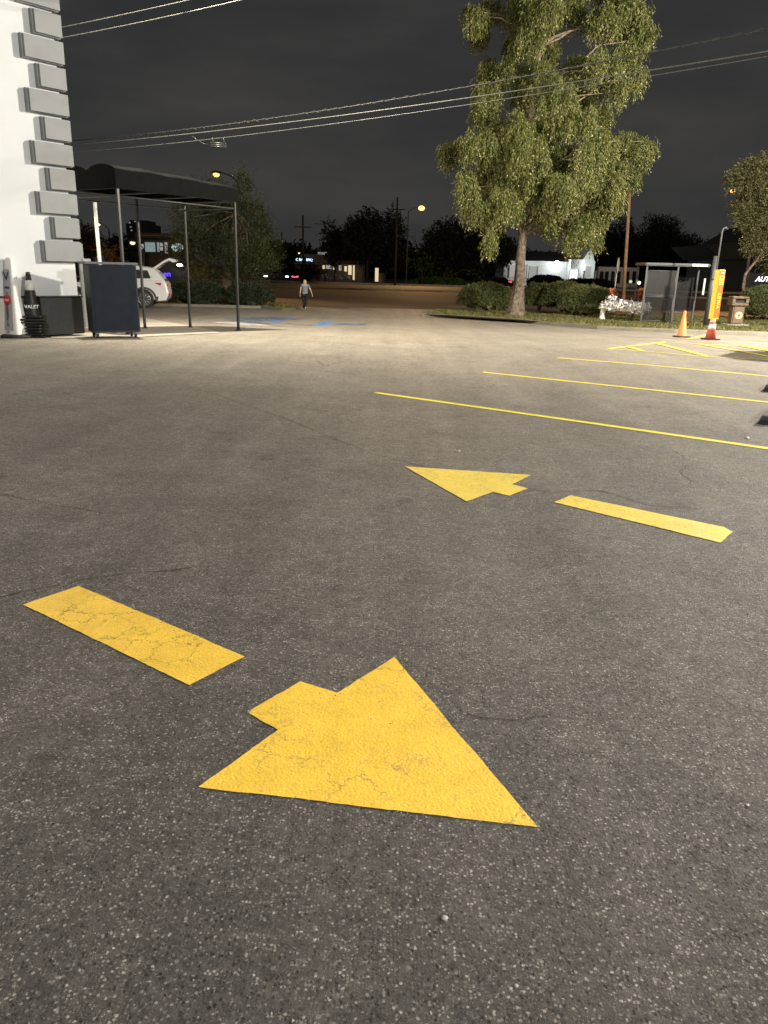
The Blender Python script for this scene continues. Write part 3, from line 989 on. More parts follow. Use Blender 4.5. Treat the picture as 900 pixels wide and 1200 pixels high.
mb = MB(); wbox(mb, 0, 24, -12, 0, -.3, 10.5); mb.build('wall', M_WALL, bld)
mb = MB(); wbox(mb, .02, 24, .002, .035, 0, .80); mb.build('base_course', M_BASE, bld)
mb = MB(); wbox(mb, .02, 24, .002, .055, .802, .84); mb.build('base_trim', M_BLACKT, bld)
z = 1.57
for i in range(18):
    Lq = .80 if i % 2 == 0 else .52
    mb = MB(); wbox(mb, -.10, Lq, .003, .10, z, z + .445); wbox(mb, -.10, Lq - .035, .10, .165, z + .015, z + .43)
    mb.build('quoin', M_QUOIN, bld)
    z += .499
mb = MB(); wbox(mb, -.22, -.12, -.12, .02, 1.62, 1.98); wbox(mb, -.20, -.14, -.08, -.02, .1, 1.62)
mb.build('conduit_box', M_QUOIN, bld)

# low dark cabinet by the wall
cp = corner - U * .62 + NV * .22
cb = empty('utility_cabinet', cp, 'low dark grey cabinet against the white wall behind the podium', 'cabinet', rz=-WA + R(90))
mb = MB(); mb.bevbox((0, 0, .41), (1.0, .30, .80), .012, 0); mb.build('body', mat('dark_grey_cabinet', (.045, .050, .052), .6, 0, var=.15), cb)
mb = MB(); mb.bevbox((0, 0, .827), (1.03, .33, .025), .006); mb.build('lid', M_BLACKT, cb)

# ==================================================================  VALET PODIUM
pc = gp(131, 396.3)
RZP = R(33)
pod = empty('podium', pc + Vector((.0, .22, 0)), 'dark navy wheeled podium with a flat grey lid by the white wall', 'podium', rz=RZP)
mb = MB(); mb.bevbox((0, 0, .13 + .72), (1.02, .56, 1.44), .012); mb.build('cabinet', M_NAVYD, pod)
mb = MB(); mb.bevbox((0, -.282, .86), (.95, .02, 1.37), .006); mb.build('front_panel', M_NAVY, pod)
mb = MB(); mb.bevbox((-.03, -.01, 1.605), (1.14, .66, .05), .01); mb.build('lid', M_LID, pod)
mb = MB(); mb.bevbox((-.53, -.20, 1.66), (.17, .12, .055), .006); mb.build('lid_box', M_STEEL, pod)
for sx in (-.42, .42):
    for sy in (-.17, .17):
        c = MB(); c.box((sx, sy, .115), (.08, .08, .03)); c.box((sx - .028, sy, .075), (.006, .05, .07)); c.box((sx + .028, sy, .075), (.006, .05, .07))
        f = c.build('caster', M_STEEL, pod)
        w = MB(); w.tube([(sx - .02, sy, .05), (sx + .02, sy, .05)], .05, 14, smooth=False); w.build('wheel', M_RUB, f)
mb = MB(); mb.tube([(-.1, -.25, .125), (0, -.26, .10), (.1, -.25, .125)], .008, 6); mb.build('handle', M_STEEL, pod)
pp = at(116.5, 303, pc.y + 1.9); pt = at(108.5, 237, pc.y + 1.9)
pl = empty('pole', Vector((pp.x, pp.y, gz(pp.y))), 'slim white pole rising behind the navy podium', 'pole')
mb = MB(); mb.tube([(0, 0, .0), (0, 0, pt.z - gz(pp.y))], .042, 10); mb.build('shaft', M_WPL, pl)
mb = MB(); mb.lathe((0, 0, 0), [(.22, 0), (.22, .05), (.06, .08)], 18); mb.build('foot', M_BLACK, pl)

# ==================================================================  CONES BY THE WALL
cs = gp(38.5, 395.5) + Vector((0, .12, 0))


def square_base(mb, z, s, h, rz, c=(0, 0)):
    mb.bevbox((c[0], c[1], z + h / 2), (s, s, h), .012, rz)


def make_vcone():
    t = empty('traffic_cone', (0, 0, 0), '', 'traffic cone')
    b = MB(); square_base(b, 0, .56, .035, .1); b.build('base', M_RUB, t)
    s = MB(); s.lathe((0, 0, 0), [(.20, .036), (.19, .06), (.05, .86), (.042, .91), (.03, .915)], 20); s.build('body', mat('black_cone_plastic', (.022, .022, .024), .45, 0, var=.2, vs=6), t)
    return t


base_c = make_vcone()
ords = ['bottom', 'second', 'third', 'fourth', 'fifth', 'sixth', 'seventh']
for i in range(8):
    c = base_c if i == 0 else copy_tree(base_c)
    c['label'] = ('top black cone with white band and lettering on the stack by the wall' if i == 7 else
                  '%s black rubber cone counted from the ground in the stack by the wall' % ords[i])
    c['group'] = 'stacked black cones by the white wall'
    c.location = cs + Vector((random.uniform(-.012, .012), random.uniform(-.012, .012), i * .062))
    c.rotation_euler = (0, 0, random.uniform(-.22, .22))
    if i == 7:
        topc = c
s = MB(); s.lathe((0, 0, 0), [(.108, .565), (.0905, .665), (.072, .77)], 20); s.build('reflective_band', M_REFL, topc)
s = MB(); s.lathe((0, 0, 0), [(.053, .86), (.046, .93), (.036, .945)], 16); s.build('cap', M_BLACKT, topc)
dirc = Vector((-topc.location.x, -topc.location.y, 0)).normalized()
a_ = math.atan2(dirc.y, dirc.x) - topc.rotation_euler.z
nn = Vector((math.cos(a_), math.sin(a_), .16)).normalized()
text_mesh('VALET', .10, M_REFL, 'lettering', topc, facing(Vector((nn.x * .170, nn.y * .170, .22)), nn), .012, bold=.002)

# tall white sign cone
sc_ = gp(17, 396) + Vector((0, .15, 0))
sg = empty('sign_cone', sc_, 'tall white sign cone with a grey printed strip at the far left', 'traffic sign', rz=R(-22))
mb = MB(); mb.lathe((0, 0, 0), [(.34, 0), (.34, .05), (.30, .075)], 24); mb.build('base', M_RUB, sg)
# tapering four-sided body with rounded head
mb = MB(); vs = []; prof = [(.0, .215, .20), (.5, .17, .145), (1.0, .135, .10), (1.40, .115, .075), (1.55, .11, .06), (1.64, .095, .05), (1.695, .06, .035), (1.71, .02, .01)]
for (z, hx, hy) in prof:
    for k in range(16):
        a = 2 * math.pi * k / 16; cx, sy = math.cos(a), math.sin(a)
        e = .45
        vs.append((hx * math.copysign(abs(cx) ** e, cx), hy * math.copysign(abs(sy) ** e, sy), .07 + z * .93))
fs = [(i * 16 + k, i * 16 + (k + 1) % 16, (i + 1) * 16 + (k + 1) % 16, (i + 1) * 16 + k) for i in range(len(prof) - 1) for k in range(16)]
fs.append(list(range(len(vs) - 16, len(vs)))); mb.add(vs, fs, True); mb.build('body', M_WPL, sg)


def strip_pt(x, z):
    # front surface
    t = (z - .07) / .93
    hy = np.interp(t, [p[0] for p in prof], [p[2] for p in prof])
    return Vector((x, -hy - .008, z))


mb = MB()
zs = np.linspace(.16, 1.42, 14)
vs = []
for zz in zs:
    w0 = np.interp((zz - .07) / .93, [p[0] for p in prof], [p[1] for p in prof])
    vs += [strip_pt(-w0 * .80, zz), strip_pt(w0 * .55, zz)]
mb.add(vs, [(2 * i, 2 * i + 1, 2 * i + 3, 2 * i + 2) for i in range(len(zs) - 1)])
st = mb.build('printed_strip', M_SIGNG, sg)


def strip_text(s, z, size, m, rot=0, x=-.03, nm='lettering'):
    p = strip_pt(x, z) + Vector((0, -.006, 0)); q = strip_pt(x, z + .05)
    nr = Vector((0, -1, .075)).normalized()
    text_mesh(s, size, m, nm, st, facing(p, nr) @ Matrix.Rotation(rot, 4, 'Z'), .002, bold=.002)


strip_text('V', 1.27, .26, M_INK)
strip_text('valet', 1.05, .075, M_INK)
strip_text('P', .93, .05, M_INK)
mb = MB(); d = MB()
pz = strip_pt(-.03, .79)
d.tube([pz + Vector((0, .0, 0)), pz + Vector((0, -.012, 0))], .105, 20, smooth=False); d.build('stop_disc', M_RED, st)
strip_text('STOP', .79, .05, M_REFL)
for o in [x for x in bpy.data.objects if x.name.startswith('lettering') and x.parent == st][-1:]:
    o.location = (0, -.014, 0)
strip_text('VALET PARKING', .41, .085, M_INK, R(90))
# dark partly hidden cone behind it
p2 = gp(0, 394.0) + Vector((-.1, .35, 0))
c = empty('dark_cone', p2, 'dark cone partly hidden behind the tall white sign cone', 'traffic cone')
mb = MB(); square_base(mb, 0, .46, .05, .1); mb.build('base', M_RUB, c)
mb = MB(); mb.lathe((0, 0, 0), [(.19, .05), (.04, .82), (.03, .86)], 20); mb.build('body', M_BLACKT, c)

# ==================================================================  CANOPY
Dp = gp(279.5, 387.5)
Ap = gp(150, 392)
CU = (Dp - Ap); CU.z = 0; PLn = CU.length + .08; CU.normalize(); CVv = Vector((-CU.y, CU.x, 0)); CA = math.atan2(CU.x, CU.y)
PW = 2.05
Cp = Dp + CVv * (PW - .1); Cp.z = gz(Cp.y)
Bp = Cp - CU * 1.65; Bp.z = gz(Bp.y)
can = empty('entrance_canopy', Vector((Ap.x, Ap.y, 0)), 'black canvas entrance canopy on slim black posts beside the white building', 'canopy')
zb = at(140, 221, Ap.y).z
org = Vector((Ap.x, Ap.y, 0))
prof = []
nh = 2
N_ = 28
for i in range(N_ + 1):
    t = i / N_
    hump = .6 * abs(math.sin(t * math.pi * nh)) ** .7
    prof.append((t * PW - .04, (.42 + .20 * hump)))
vs = []; fs = []
for j in range(9):
    u = -.06 + (PLn + .1) * j / 8
    fall = .10 * (j / 8) ** 2 + (.015 * math.sin(j * 2.4))
    for (v, h) in prof:
        vs.append(CU * u + CVv * v + Z * (zb + h - fall))
W1 = N_ + 1
for j in range(8):
    for i in range(N_): fs.append((j * W1 + i, j * W1 + i + 1, (j + 1) * W1 + i + 1, (j + 1) * W1 + i))
top = MB(); top.add(vs, fs, True)
for j in (0, 8):   # end faces
    u = -.06 + (PLn + .1) * j / 8
    low = [CU * u + CVv * v + Z * zb for (v, h) in prof]
    up = [Vector(vs[j * W1 + i]) for i in range(W1)]
    top.add(low + up, [(i, i + 1, W1 + i + 1, W1 + i) for i in range(N_)])
for i in (0, N_):  # long sides
    low = [CU * (-.06 + (PLn + .1) * j / 8) + CVv * prof[i][0] + Z * zb for j in range(9)]
    up = [Vector(vs[j * W1 + i]) for j in range(9)]
    top.add(low + up, [(j, j + 1, 9 + j + 1, 9 + j) for j in range(8)])
top.build('canvas_roof', M_FABB, can)
fm = MB()
cc = [CU * 0 + CVv * 0, CU * (PLn - .05), CU * (PLn - .05) + CVv * (PW - .1), CVv * (PW - .1)]
for a, b in zip(cc, cc[1:] + cc[:1]):
    fm.tube([a + Z * (zb + .03), b + Z * (zb + .03)], .028, 8)
    fm.tube([a + Z * (zb - .16), b + Z * (zb - .16)], .016, 8)
for t in (.33, .66):
    fm.tube([CU * (PLn * t) + Z * (zb + .03), CU * (PLn * t) + CVv * (PW - .1) + Z * (zb + .03)], .02, 8)
fm.build('frame', M_GREYM, can)
for pz_ in (Ap, Dp, Cp, Bp, None):
    if pz_ is None:
        q = org + CVv * (PW - .1); pz_ = Vector((q.x, q.y, gz(q.y)))
    q = pz_ - org
    m_ = MB(); m_.bevbox((q.x, q.y, (zb + .03 + pz_.z) / 2 + .0), (.062, .062, zb + .03 - pz_.z), .006, -CA)
    po = m_.build('post', M_BLACK, can)
    m_ = MB(); m_.lathe((q.x, q.y, pz_.z), [(.085, 0), (.085, .02), (.045, .04), (.045, .10)], 14); m_.build('foot', M_BLACK, po)


# ==================================================================  SUV
def make_suv():
    t = empty('parked_car', (0, 0, 0), 'white SUV with its tailgate raised behind the canopy posts', 'car')
    Wd = 1.86
    # x = length, nose at -x ; rear axle at x=0, front axle x=-2.7
    rw = .37
    def arch(cx, r, n=9):
        return [(cx + r * math.cos(math.pi * (1 - k / n)), .36 + r * math.sin(math.pi * (1 - k / n))) for k in range(n + 1)]
    low = [(-3.55, .30)] + [(x, max(z, .28)) for x, z in arch(-2.7, .43)] + [(x, max(z, .28)) for x, z in arch(0, .43)] + [(.62, .30), (.88, .34), (.97, .52), (.99, .66), (.96, .80), (.92, 1.02), (.80, 1.16), (-1.0, 1.05), (-2.3, 1.02), (-3.3, .93), (-3.62, .72), (-3.66, .45)]
    # lofted across the width: outer sections pulled in
    secs = [(-.93, .965), (-.90, .99), (-.78, 1.0), (.78, 1.0), (.90, .99), (.93, .965)]
    mb = MB(); vs = []; n = len(low)
    for (y, s) in secs:
        for (x, z) in low:
            vs.append(((x + 1.35) * s - 1.35, y, .30 + (z - .30) * s))
    fs = [(i * n + k, i * n + (k + 1) % n, (i + 1) * n + (k + 1) % n, (i + 1) * n + k) for i in range(len(secs) - 1) for k in range(n)]
    fs += [list(range(n))[::-1], list(range((len(secs) - 1) * n, len(secs) * n))]
    mb.add(vs, fs); mb.build('body', M_CARW, t, bevel=.02)
    # greenhouse: pillars, roof
    roof = [(.86, 1.10), (.60, 1.42), (.38, 1.60), (-.2, 1.67), (-1.1, 1.665), (-1.7, 1.58), (-2.5, 1.06)]
    mb = MB(); n = len(roof); vs = []
    for (y, ins) in ((-.86, 0), (-.66, 1), (.66, 1), (.86, 0)):
        for (x, z) in roof:
            vs.append((x, y * (1 - .12 * max(0, (z - 1.1)) / .5) if not ins else y, z + (.015 if ins else -.02)))
    fs = [(i * n + k, i * n + k + 1, (i + 1) * n + k + 1, (i + 1) * n + k) for i in range(3) for k in range(n - 1)]
    fs += [list(range(n)), list(range(3 * n, 4 * n))]
    mb.add(vs, fs); mb.build('roof', M_CARW, t)
    for s in (-1, 1):
        mb = MB(); g = [(.30, 1.20), (.18, 1.50), (-1.1, 1.585), (-1.62, 1.50), (-2.25, 1.12)]
        y0 = s * .875; vs = [(x, s * (.880 - .10 * (z - 1.1) / .5), z) for x, z in g] + [(x, s * (.850 - .10 * (z - 1.1) / .5), z) for x, z in g]
        k = len(g); mb.add(vs, [list(range(k)), list(range(k, 2 * k))] + [(i, (i + 1) % k, k + (i + 1) % k, k + i) for i in range(k)])
        mb.build('side_window', M_GLASSD, t)
        # cladding over arch and bumper
        mb = MB()
        cl = [(.43 * math.cos(a), .36 + .43 * math.sin(a)) for a in np.linspace(math.pi, -.15, 14)]
        clo = [(.50 * math.cos(a), .36 + .50 * math.sin(a)) for a in np.linspace(math.pi, -.02, 14)]
        for xo in (0, -2.7):
            mb = MB()
            vs = [(x + xo, s * .925, z) for x, z in cl] + [(x + xo, s * .925, z) for x, z in clo] + [(x + xo, s * .955, z) for x, z in cl] + [(x + xo, s * .955, z) for x, z in clo]
            k = 14
            mb.add(vs, [(i + 2 * k, i + 1 + 2 * k, i + 1 + 3 * k, i + 3 * k) for i in range(k - 1)] + [(i + k, i + 1 + k, i + 1 + 3 * k, i + 3 * k) for i in range(k - 1)] + [(i, i + 1, i + 1 + 2 * k, i + 2 * k) for i in range(k - 1)])
            mb.build('arch_cladding', M_CLAD, t)
        mb = MB()
        mb.add([(.44, s * .90, .28), (.92, s * .84, .30), (1.00, s * .80, .50), (.47, s * .935, .48), (.44, s * .945, .28), (.93, s * .885, .30), (1.01, s * .845, .51), (.47, s * .95, .48)], [(0, 1, 2, 3), (4, 5, 6, 7), (0, 4, 5, 1), (1, 5, 6, 2), (2, 6, 7, 3), (3, 7, 4, 0)])
        mb.build('bumper_corner', M_CLAD, t)
        mb = MB(); g = [(.42, 1.035), (.66, 1.03), (.945, .99), (.965, .90), (.83, .86), (.62, .93)]
        vs = [(x, s * (.94 - .07 * max(0, x - .7) / .3), z) for x, z in g] + [(x, s * (.86), z) for x, z in g]; k = len(g)
        mb.add(vs, [list(range(k)), list(range(k, 2 * k))] + [(i, (i + 1) % k, k + (i + 1) % k, k + i) for i in range(k)])
        mb.build('tail_light', M_TAIL, t)
        mb = MB(); mb.bevbox((.93, s * .72, .56), (.16, .28, .06), .01); mb.build('reflector', M_TAIL, t)
        for xo in (0, -2.7):
            w = MB(); w.tube([(xo, s * .70, rw), (xo, s * .93, rw)], rw, 28, smooth=False); wo = w.build('wheel', M_RUB, t, bevel=.025)
            w = MB(); w.tube([(xo, s * .92, rw), (xo, s * .935, rw)], .235, 24, smooth=False)
            ro = w.build('rim', M_CLAD, wo)
            w = MB()
            for q in range(10):
                a = q * math.pi / 5; dx, dz_ = math.cos(a), math.sin(a)
                w.tube([(xo + dx * .03, s * .945, rw + dz_ * .03), (xo + dx * .235, s * .942, rw + dz_ * .235)], .018, 5)
            for q in range(24):
                a = q * math.pi / 12; b = a + math.pi / 12
                w.tube([(xo + math.cos(a) * .24, s * .94, rw + math.sin(a) * .24), (xo + math.cos(b) * .24, s * .94, rw + math.sin(b) * .24)], .014, 5, caps=False)
            w.build('spokes', M_RIM, wo)
    # open boot and tailgate
    mb = MB(); mb.box((.845, 0, .985), (.04, 1.40, .36)); mb.build('boot_opening', M_BLACKT, t)
    mb = MB()
    # gate hinged at roof end, swung up and back
    gt = [(.36, 1.61), (.46, 1.66), (.82, 1.90), (1.06, 2.02), (1.30, 1.96), (1.34, 1.88), (1.20, 1.86), (1.05, 1.93), (.82, 1.82), (.50, 1.59)]
    k = len(gt); vs = []
    for y in (-.74, -.60, .60, .74):
        for x, z in gt: vs.append((x, y, z - (.015 if abs(y) > .7 else 0)))
    fs = [(i * k + q, i * k + (q + 1) % k, (i + 1) * k + (q + 1) % k, (i + 1) * k + q) for i in range(3) for q in range(k)] + [list(range(k)), list(range(3 * k, 4 * k))]
    mb.add(vs, fs); g = mb.build('tailgate', M_CARW, t)
    mb = MB()
    for s in (-1, 1): mb = MB(); mb.tube([(.62, s * .62, 1.34), (.92, s * .62, 1.84)], .013, 6); mb.build('gas_strut', M_BLACKT, g)
    return t


suv = make_suv()
wpt = at(165, 350, 40)
suv.location = (wpt.x, 41.0, gz(41)); suv.rotation_euler = (0, 0, R(11)); suv.scale = (1.22, 1.22, 1.22)


# ==================================================================  PERSON
def skin_obj(name, verts, edges, radii, m, parent, sub=2, root=0):
    me = bpy.data.meshes.new(name); me.from_pydata([tuple(v) for v in verts], edges, []); me.update()
    o = bpy.data.objects.new(name, me); COL.objects.link(o); o.parent = parent
    sk = o.modifiers.new('skin', 'SKIN'); sk.use_smooth_shade = True
    lay = me.skin_vertices[0].data if me.skin_vertices else None
    if lay is None:
        bpy.context.view_layer.update()
        bpy.context.view_layer.objects.active = o
        bpy.ops.mesh.customdata_skin_add()
        lay = me.skin_vertices[0].data
    for i, r_ in enumerate(radii):
        lay[i].radius = (r_, r_) if isinstance(r_, (int, float)) else r_
        lay[i].use_root = (i == root)
    ss = o.modifiers.new('subsurf', 'SUBSURF'); ss.levels = sub; ss.render_levels = sub
    me.materials.append(m)
    return o


per_loc = gp(357.5, 363.6); per_loc = Vector((per_loc.x, per_loc.y, gz(per_loc.y)))
per = empty('person', per_loc, 'person with fair hair in blue-grey top and dark trousers walking away across the exit', 'person')
# local: faces +y (away). x right.  height ~1.58
J = {}
vs = []; ed = []; ra = []


def jv(n_, p, r_, par=None):
    J[n_] = len(vs); vs.append(Vector(p)); ra.append(r_)
    if par: ed.append((J[par], J[n_]))


jv('pelvis', (0, 0, .86), (.145, .10)); jv('waist', (0, .01, 1.00), (.125, .088), 'pelvis'); jv('chest', (0, .015, 1.18), (.145, .10), 'waist')
jv('upper', (0, .01, 1.29), (.12, .08), 'chest'); jv('neck', (0, .02, 1.355), .05, 'upper'); jv('skull', (0, .035, 1.42), .072, 'neck')
jv('crown', (0, .04, 1.50), (.075, .088), 'skull'); jv('top', (0, .035, 1.555), .05, 'crown')
for s, sw, ex in ((-1, -.06, .02), (1, .10, .085)):
    a = 'l' if s < 0 else 'r'
    jv(a + 'sh', (s * .165, .01, 1.285), .048, 'upper')
    jv(a + 'el', (s * (.205 + ex), -.02 + sw * .3, 1.05), .036, a + 'sh')
    jv(a + 'wr', (s * (.215 + ex * 1.7), sw, .83), .024, a + 'el')
    jv(a + 'pa', (s * (.22 + ex * 1.85), sw + .015, .765), (.032, .018), a + 'wr')
    for q in range(4):
        fx = (q - 1.5) * .017
        b_ = vs[J[a + 'pa']]
        jv('%sf%d' % (a, q), b_ + Vector((s * .006, fx + .004, -.045)), .009, a + 'pa')
        jv('%sg%d' % (a, q), b_ + Vector((s * .000, fx + .010, -.080 - .006 * (1.5 - abs(q - 1.5)))), .0075, '%sf%d' % (a, q))
    b_ = vs[J[a + 'pa']]
    jv(a + 't0', b_ + Vector((-s * .004, .032, .012)), .010, a + 'pa'); jv(a + 't1', b_ + Vector((-s * .01, .048, -.022)), .008, a + 't0')
legs = {'l': [(-.085, 0, .80), (-.07, .06, .46), (-.045, -.06, .09), (-.045, .08, .035)], 'r': [(.085, 0, .80), (.075, .03, .46), (.045, -.20, .16), (.045, -.13, .045)]}
for a in 'lr':
    h, k_, an, to = legs[a]
    jv(a + 'hip', h, .085, 'pelvis'); jv(a + 'kn', k_, .054, a + 'hip'); jv(a + 'an', an, .036, a + 'kn'); jv(a + 'to', to, (.036, .026), a + 'an')
skin_obj('body', vs, ed, ra, M_SKIN, per)
# clothing
g = lambda n_: vs[J[n_]]
tv = [g('pelvis') + Vector((0, 0, -.02)), g('waist'), g('chest'), g('upper'), g('lsh'), g('lsh').lerp(g('lel'), .62), g('rsh'), g('rsh').lerp(g('rel'), .62)]
skin_obj('shirt', tv, [(0, 1), (1, 2), (2, 3), (3, 4), (4, 5), (3, 6), (6, 7)], [(.175, .125), (.155, .11), (.165, .12), (.13, .092), .062, .055, .062, .055], M_SHIRT, per)
tv = [g('pelvis'), g('lhip'), g('lkn'), g('lan') + Vector((0, 0, -.02)), g('rhip'), g('rkn'), g('ran') + Vector((0, 0, -.02))]
skin_obj('trousers', tv, [(0, 1), (1, 2), (2, 3), (0, 4), (4, 5), (5, 6)], [(.155, .115), .105, .078, .058, .105, .078, .058], M_PANTS, per)
tv = [Vector((0, .0, 1.53)), Vector((0, -.03, 1.49)), Vector((0, -.045, 1.42)), Vector((0, -.045, 1.35)), Vector((0, -.05, 1.29))]
skin_obj('hair', tv, [(0, 1), (1, 2), (2, 3), (3, 4)], [(.075, .09), (.092, .085), (.095, .06), (.098, .045), (.07, .025)], M_HAIR, per)
for a, s in (('l', 0), ('r', 1)):
    an, to = g(a + 'an'), g(a + 'to')
    skin_obj('shoe', [an + Vector((0, -.03, -.045)), (an + to) / 2 + Vector((0, 0, -.02)), to + Vector((0, .02, 0))], [(0, 1), (1, 2)], [(.04, .035), (.042, .035), (.038, .028)], M_SHOE, per)
# face (looks away from the camera, still modelled)
for (nm, c_, r_, sc_v) in (('nose', (0, .128, 1.462), .014, (.8, 1.3, 1.3)), ('eye', (-.030, .118, 1.485), .011, (1, 1, 1)), ('eye', (.030, .118, 1.485), .011, (1, 1, 1)), ('mouth', (0, .116, 1.425), .012, (1.9, .5, .5)), ('ear', (-.080, .03, 1.465), .018, (.5, .8, 1.3)), ('ear', (.080, .03, 1.465), .018, (.5, .8, 1.3))):
    mb = MB(); mb.sphere(c_, r_, 8, 6, sc_v); mb.build(nm, M_WPL if nm == 'eye' else M_SKIN, per)

# ==================================================================  BIG CYPRESS
rng = np.random.default_rng(11)
tb = gp(604, 372.5); tb.z = gz(tb.y) + .12
TD = tb.y + .25
tree = empty('cypress_tree', (0, 0, 0), 'tall bald cypress with drooping olive foliage on the verge', 'tree')


def tpix(X, Y, dd=0.0):
    return at(500 + X / 3.0, Y / 3.0, TD + dd)


kn = []
for (X, Y, wpx) in ((308, 1118, 74), (311, 1108, 58), (315, 1090, 47), (320, 1050, 37), (325, 1000, 32), (331, 900, 27), (338, 800, 24), (345, 720, 22), (352, 600, 20), (362, 450, 18), (378, 300, 15), (400, 150, 13), (425, 0, 10), (440, -160, 7), (450, -330, 3)):
    p = tpix(X, Y); kn.append((p, wpx / 3.0 * mpp(TD) / 2 * 1.16))
trk = trunk_mesh(kn[0][0], resample(kn, 44), ridge=.13)
trk.build('trunk', M_BARK, tree)
lobesX = [(175, 60, 62, 46), (230, 35, 50, 40), (330, 60, 60, 75), (420, 40, 80, 60), (500, 50, 80, 50), (620, 90, 75, 55), (700, 110, 70, 75), (760, 130, 45, 70), (690, 30, 60, 50), (745, 60, 45, 40),
          (420, 170, 55, 80), (360, 130, 60, 50), (230, 270, 55, 45), (300, 250, 60, 45), (350, 330, 70, 50), (540, 230, 60, 40), (610, 240, 75, 55), (690, 220, 60, 55), (680, 320, 45, 40), (740, 270, 30, 30),
          (220, 340, 55, 50), (200, 400, 55, 45), (450, 350, 80, 70), (530, 370, 70, 55), (480, 440, 80, 50), (330, 450, 70, 60), (560, 430, 55, 45),
          (110, 530, 62, 38), (180, 520, 75, 55), (70, 545, 32, 22), (250, 560, 80, 60), (340, 560, 90, 90), (450, 560, 80, 60), (620, 520, 75, 60), (700, 520, 70, 50), (770, 530, 42, 38), (650, 600, 80, 50), (710, 620, 42, 30),
          (180, 650, 72, 55), (150, 690, 42, 40), (260, 640, 70, 60), (380, 650, 80, 60), (480, 660, 80, 55), (560, 640, 60, 50), (620, 700, 62, 40), (180, 750, 60, 42), (240, 790, 45, 50), (400, 760, 50, 45), (490, 760, 62, 50), (560, 780, 55, 60), (510, 850, 42, 36), (590, 830, 26, 24), (225, 845, 18, 20), (450, 720, 70, 50), (650, 660, 40, 40),
          (300, 745, 50, 36), (270, 700, 55, 40), (430, 705, 60, 40), (360, 690, 55, 35), (530, 810, 55, 50), (600, 760, 48, 48), (140, 640, 40, 36), (665, 700, 35, 35), (330, 600, 60, 40), (400, 480, 70, 50), (400, 380, 60, 50), (400, 270, 60, 50), (380, 90, 60, 60), (400, 620, 60, 40), (560, 560, 60, 50), (290, 500, 60, 40), (230, 720, 50, 40), (440, 790, 40, 38), (640, 640, 60, 40),
          (380, -60, 120, 60), (560, -60, 120, 60), (690, -50, 80, 50), (450, -180, 140, 80), (560, -190, 110, 70), (470, -320, 90, 80)]
lb = []
limbs = MB()
k_ = mpp(TD) / 3.0
for (X, Y, rx, ry) in lobesX:
    side = (X - 400) / 400.0
    dmax = 3.6 * math.sqrt(max(.08, 1 - side * side)) * (1.0 if Y > 300 else .75)
    reps = 1
    dd = random.uniform(-dmax, dmax * .5) if abs(side) < .75 else random.uniform(-.8, .8)
    if random.random() < .35: dd = -dmax * random.uniform(.5, 1)
    c = tpix(X, Y, dd)
    sc = (TD + dd) / TD
    rX, rZ = rx * k_ * sc, ry * k_ * sc
    vol = rX * rZ
    lb.append((c.x, c.y, c.z + rZ * .12, rX * .95, max(.5, (rX + rZ) * .5), rZ * .82, 20 + vol * 135))
    # limb
    hz_ = c.z - .25 * abs(c.x - kn[6][0].x) - .2
    best = min(kn, key=lambda q: abs(q[0].z - hz_))[0] if hz_ > kn[6][0].z else kn[7][0]
    zt_ = best.z + random.uniform(-.5, .5)
    for (qa, _r), (qb, _s) in zip(kn[:-1], kn[1:]):
        if qa.z <= zt_ <= qb.z: best = qa.lerp(qb, (zt_ - qa.z) / (qb.z - qa.z))
    pts = limb_pts(best, c, .05, 5, .09)
    limbs = MB(); limbs.tube(pts, [.055, .045, .04, .03, .022, .010], 6)
    for q in range(3):
        e = Vector((c.x + random.uniform(-1, 1) * rX * .8, c.y + random.uniform(-.6, .6) * rX, c.z + random.uniform(-.7, .5) * rZ))
        limbs.tube(limb_pts(pts[4], e, .1, 3, .1), [.025, .02, .014, .006], 5)
    limbs.build('limb', mat('pale_limb_bark', (.30, .235, .17), .85, 0, var=.35, vs=12, bump=.5), tree)
# fill behind, sparser
for _ in range(34):
    X = random.uniform(180, 640); Y = random.uniform(40, 720)
    if 480 < X < 660 and 110 < Y < 190: continue
    dd = random.uniform(.5, 3.2); c = tpix(X, Y, dd)
    rr = random.uniform(.35, .6); lb.append((c.x, c.y, c.z, rr, rr, rr * .7, 45))
tf = []
for (x, y, z, rx, ry, rz, n) in lb:
    q0 = rng.uniform(.78, 1.04); rx *= q0; ry *= q0; rz *= q0
    m = max(7, int(rx * rz * 36 + 5))
    for _ in range(m):
        d = unit(rng.normal(size=3)); q = rng.uniform(.55, 1.05)
        if d[2] < -.35 and rng.uniform() < .75: d[2] = -d[2]
        p = np.array([x, y, z]) + d * q * np.array([rx, ry, rz]) * .92
        a = rng.uniform(.15, .30)
        tf.append((p[0], p[1], p[2], a, a, a * rng.uniform(1.3, 2.3), 19))
print('tufts', len(tf))
V, F, mi = leaf_cloud(rng, tf, k=9, slen=.34, L=.14, W=.042, droop=1.4, out=.6, shell=.15, fruit=.30)
print('cypress faces', len(F))
np_mesh('crown', V, F, [LEAF_CY, FRUIT], mi, tree)


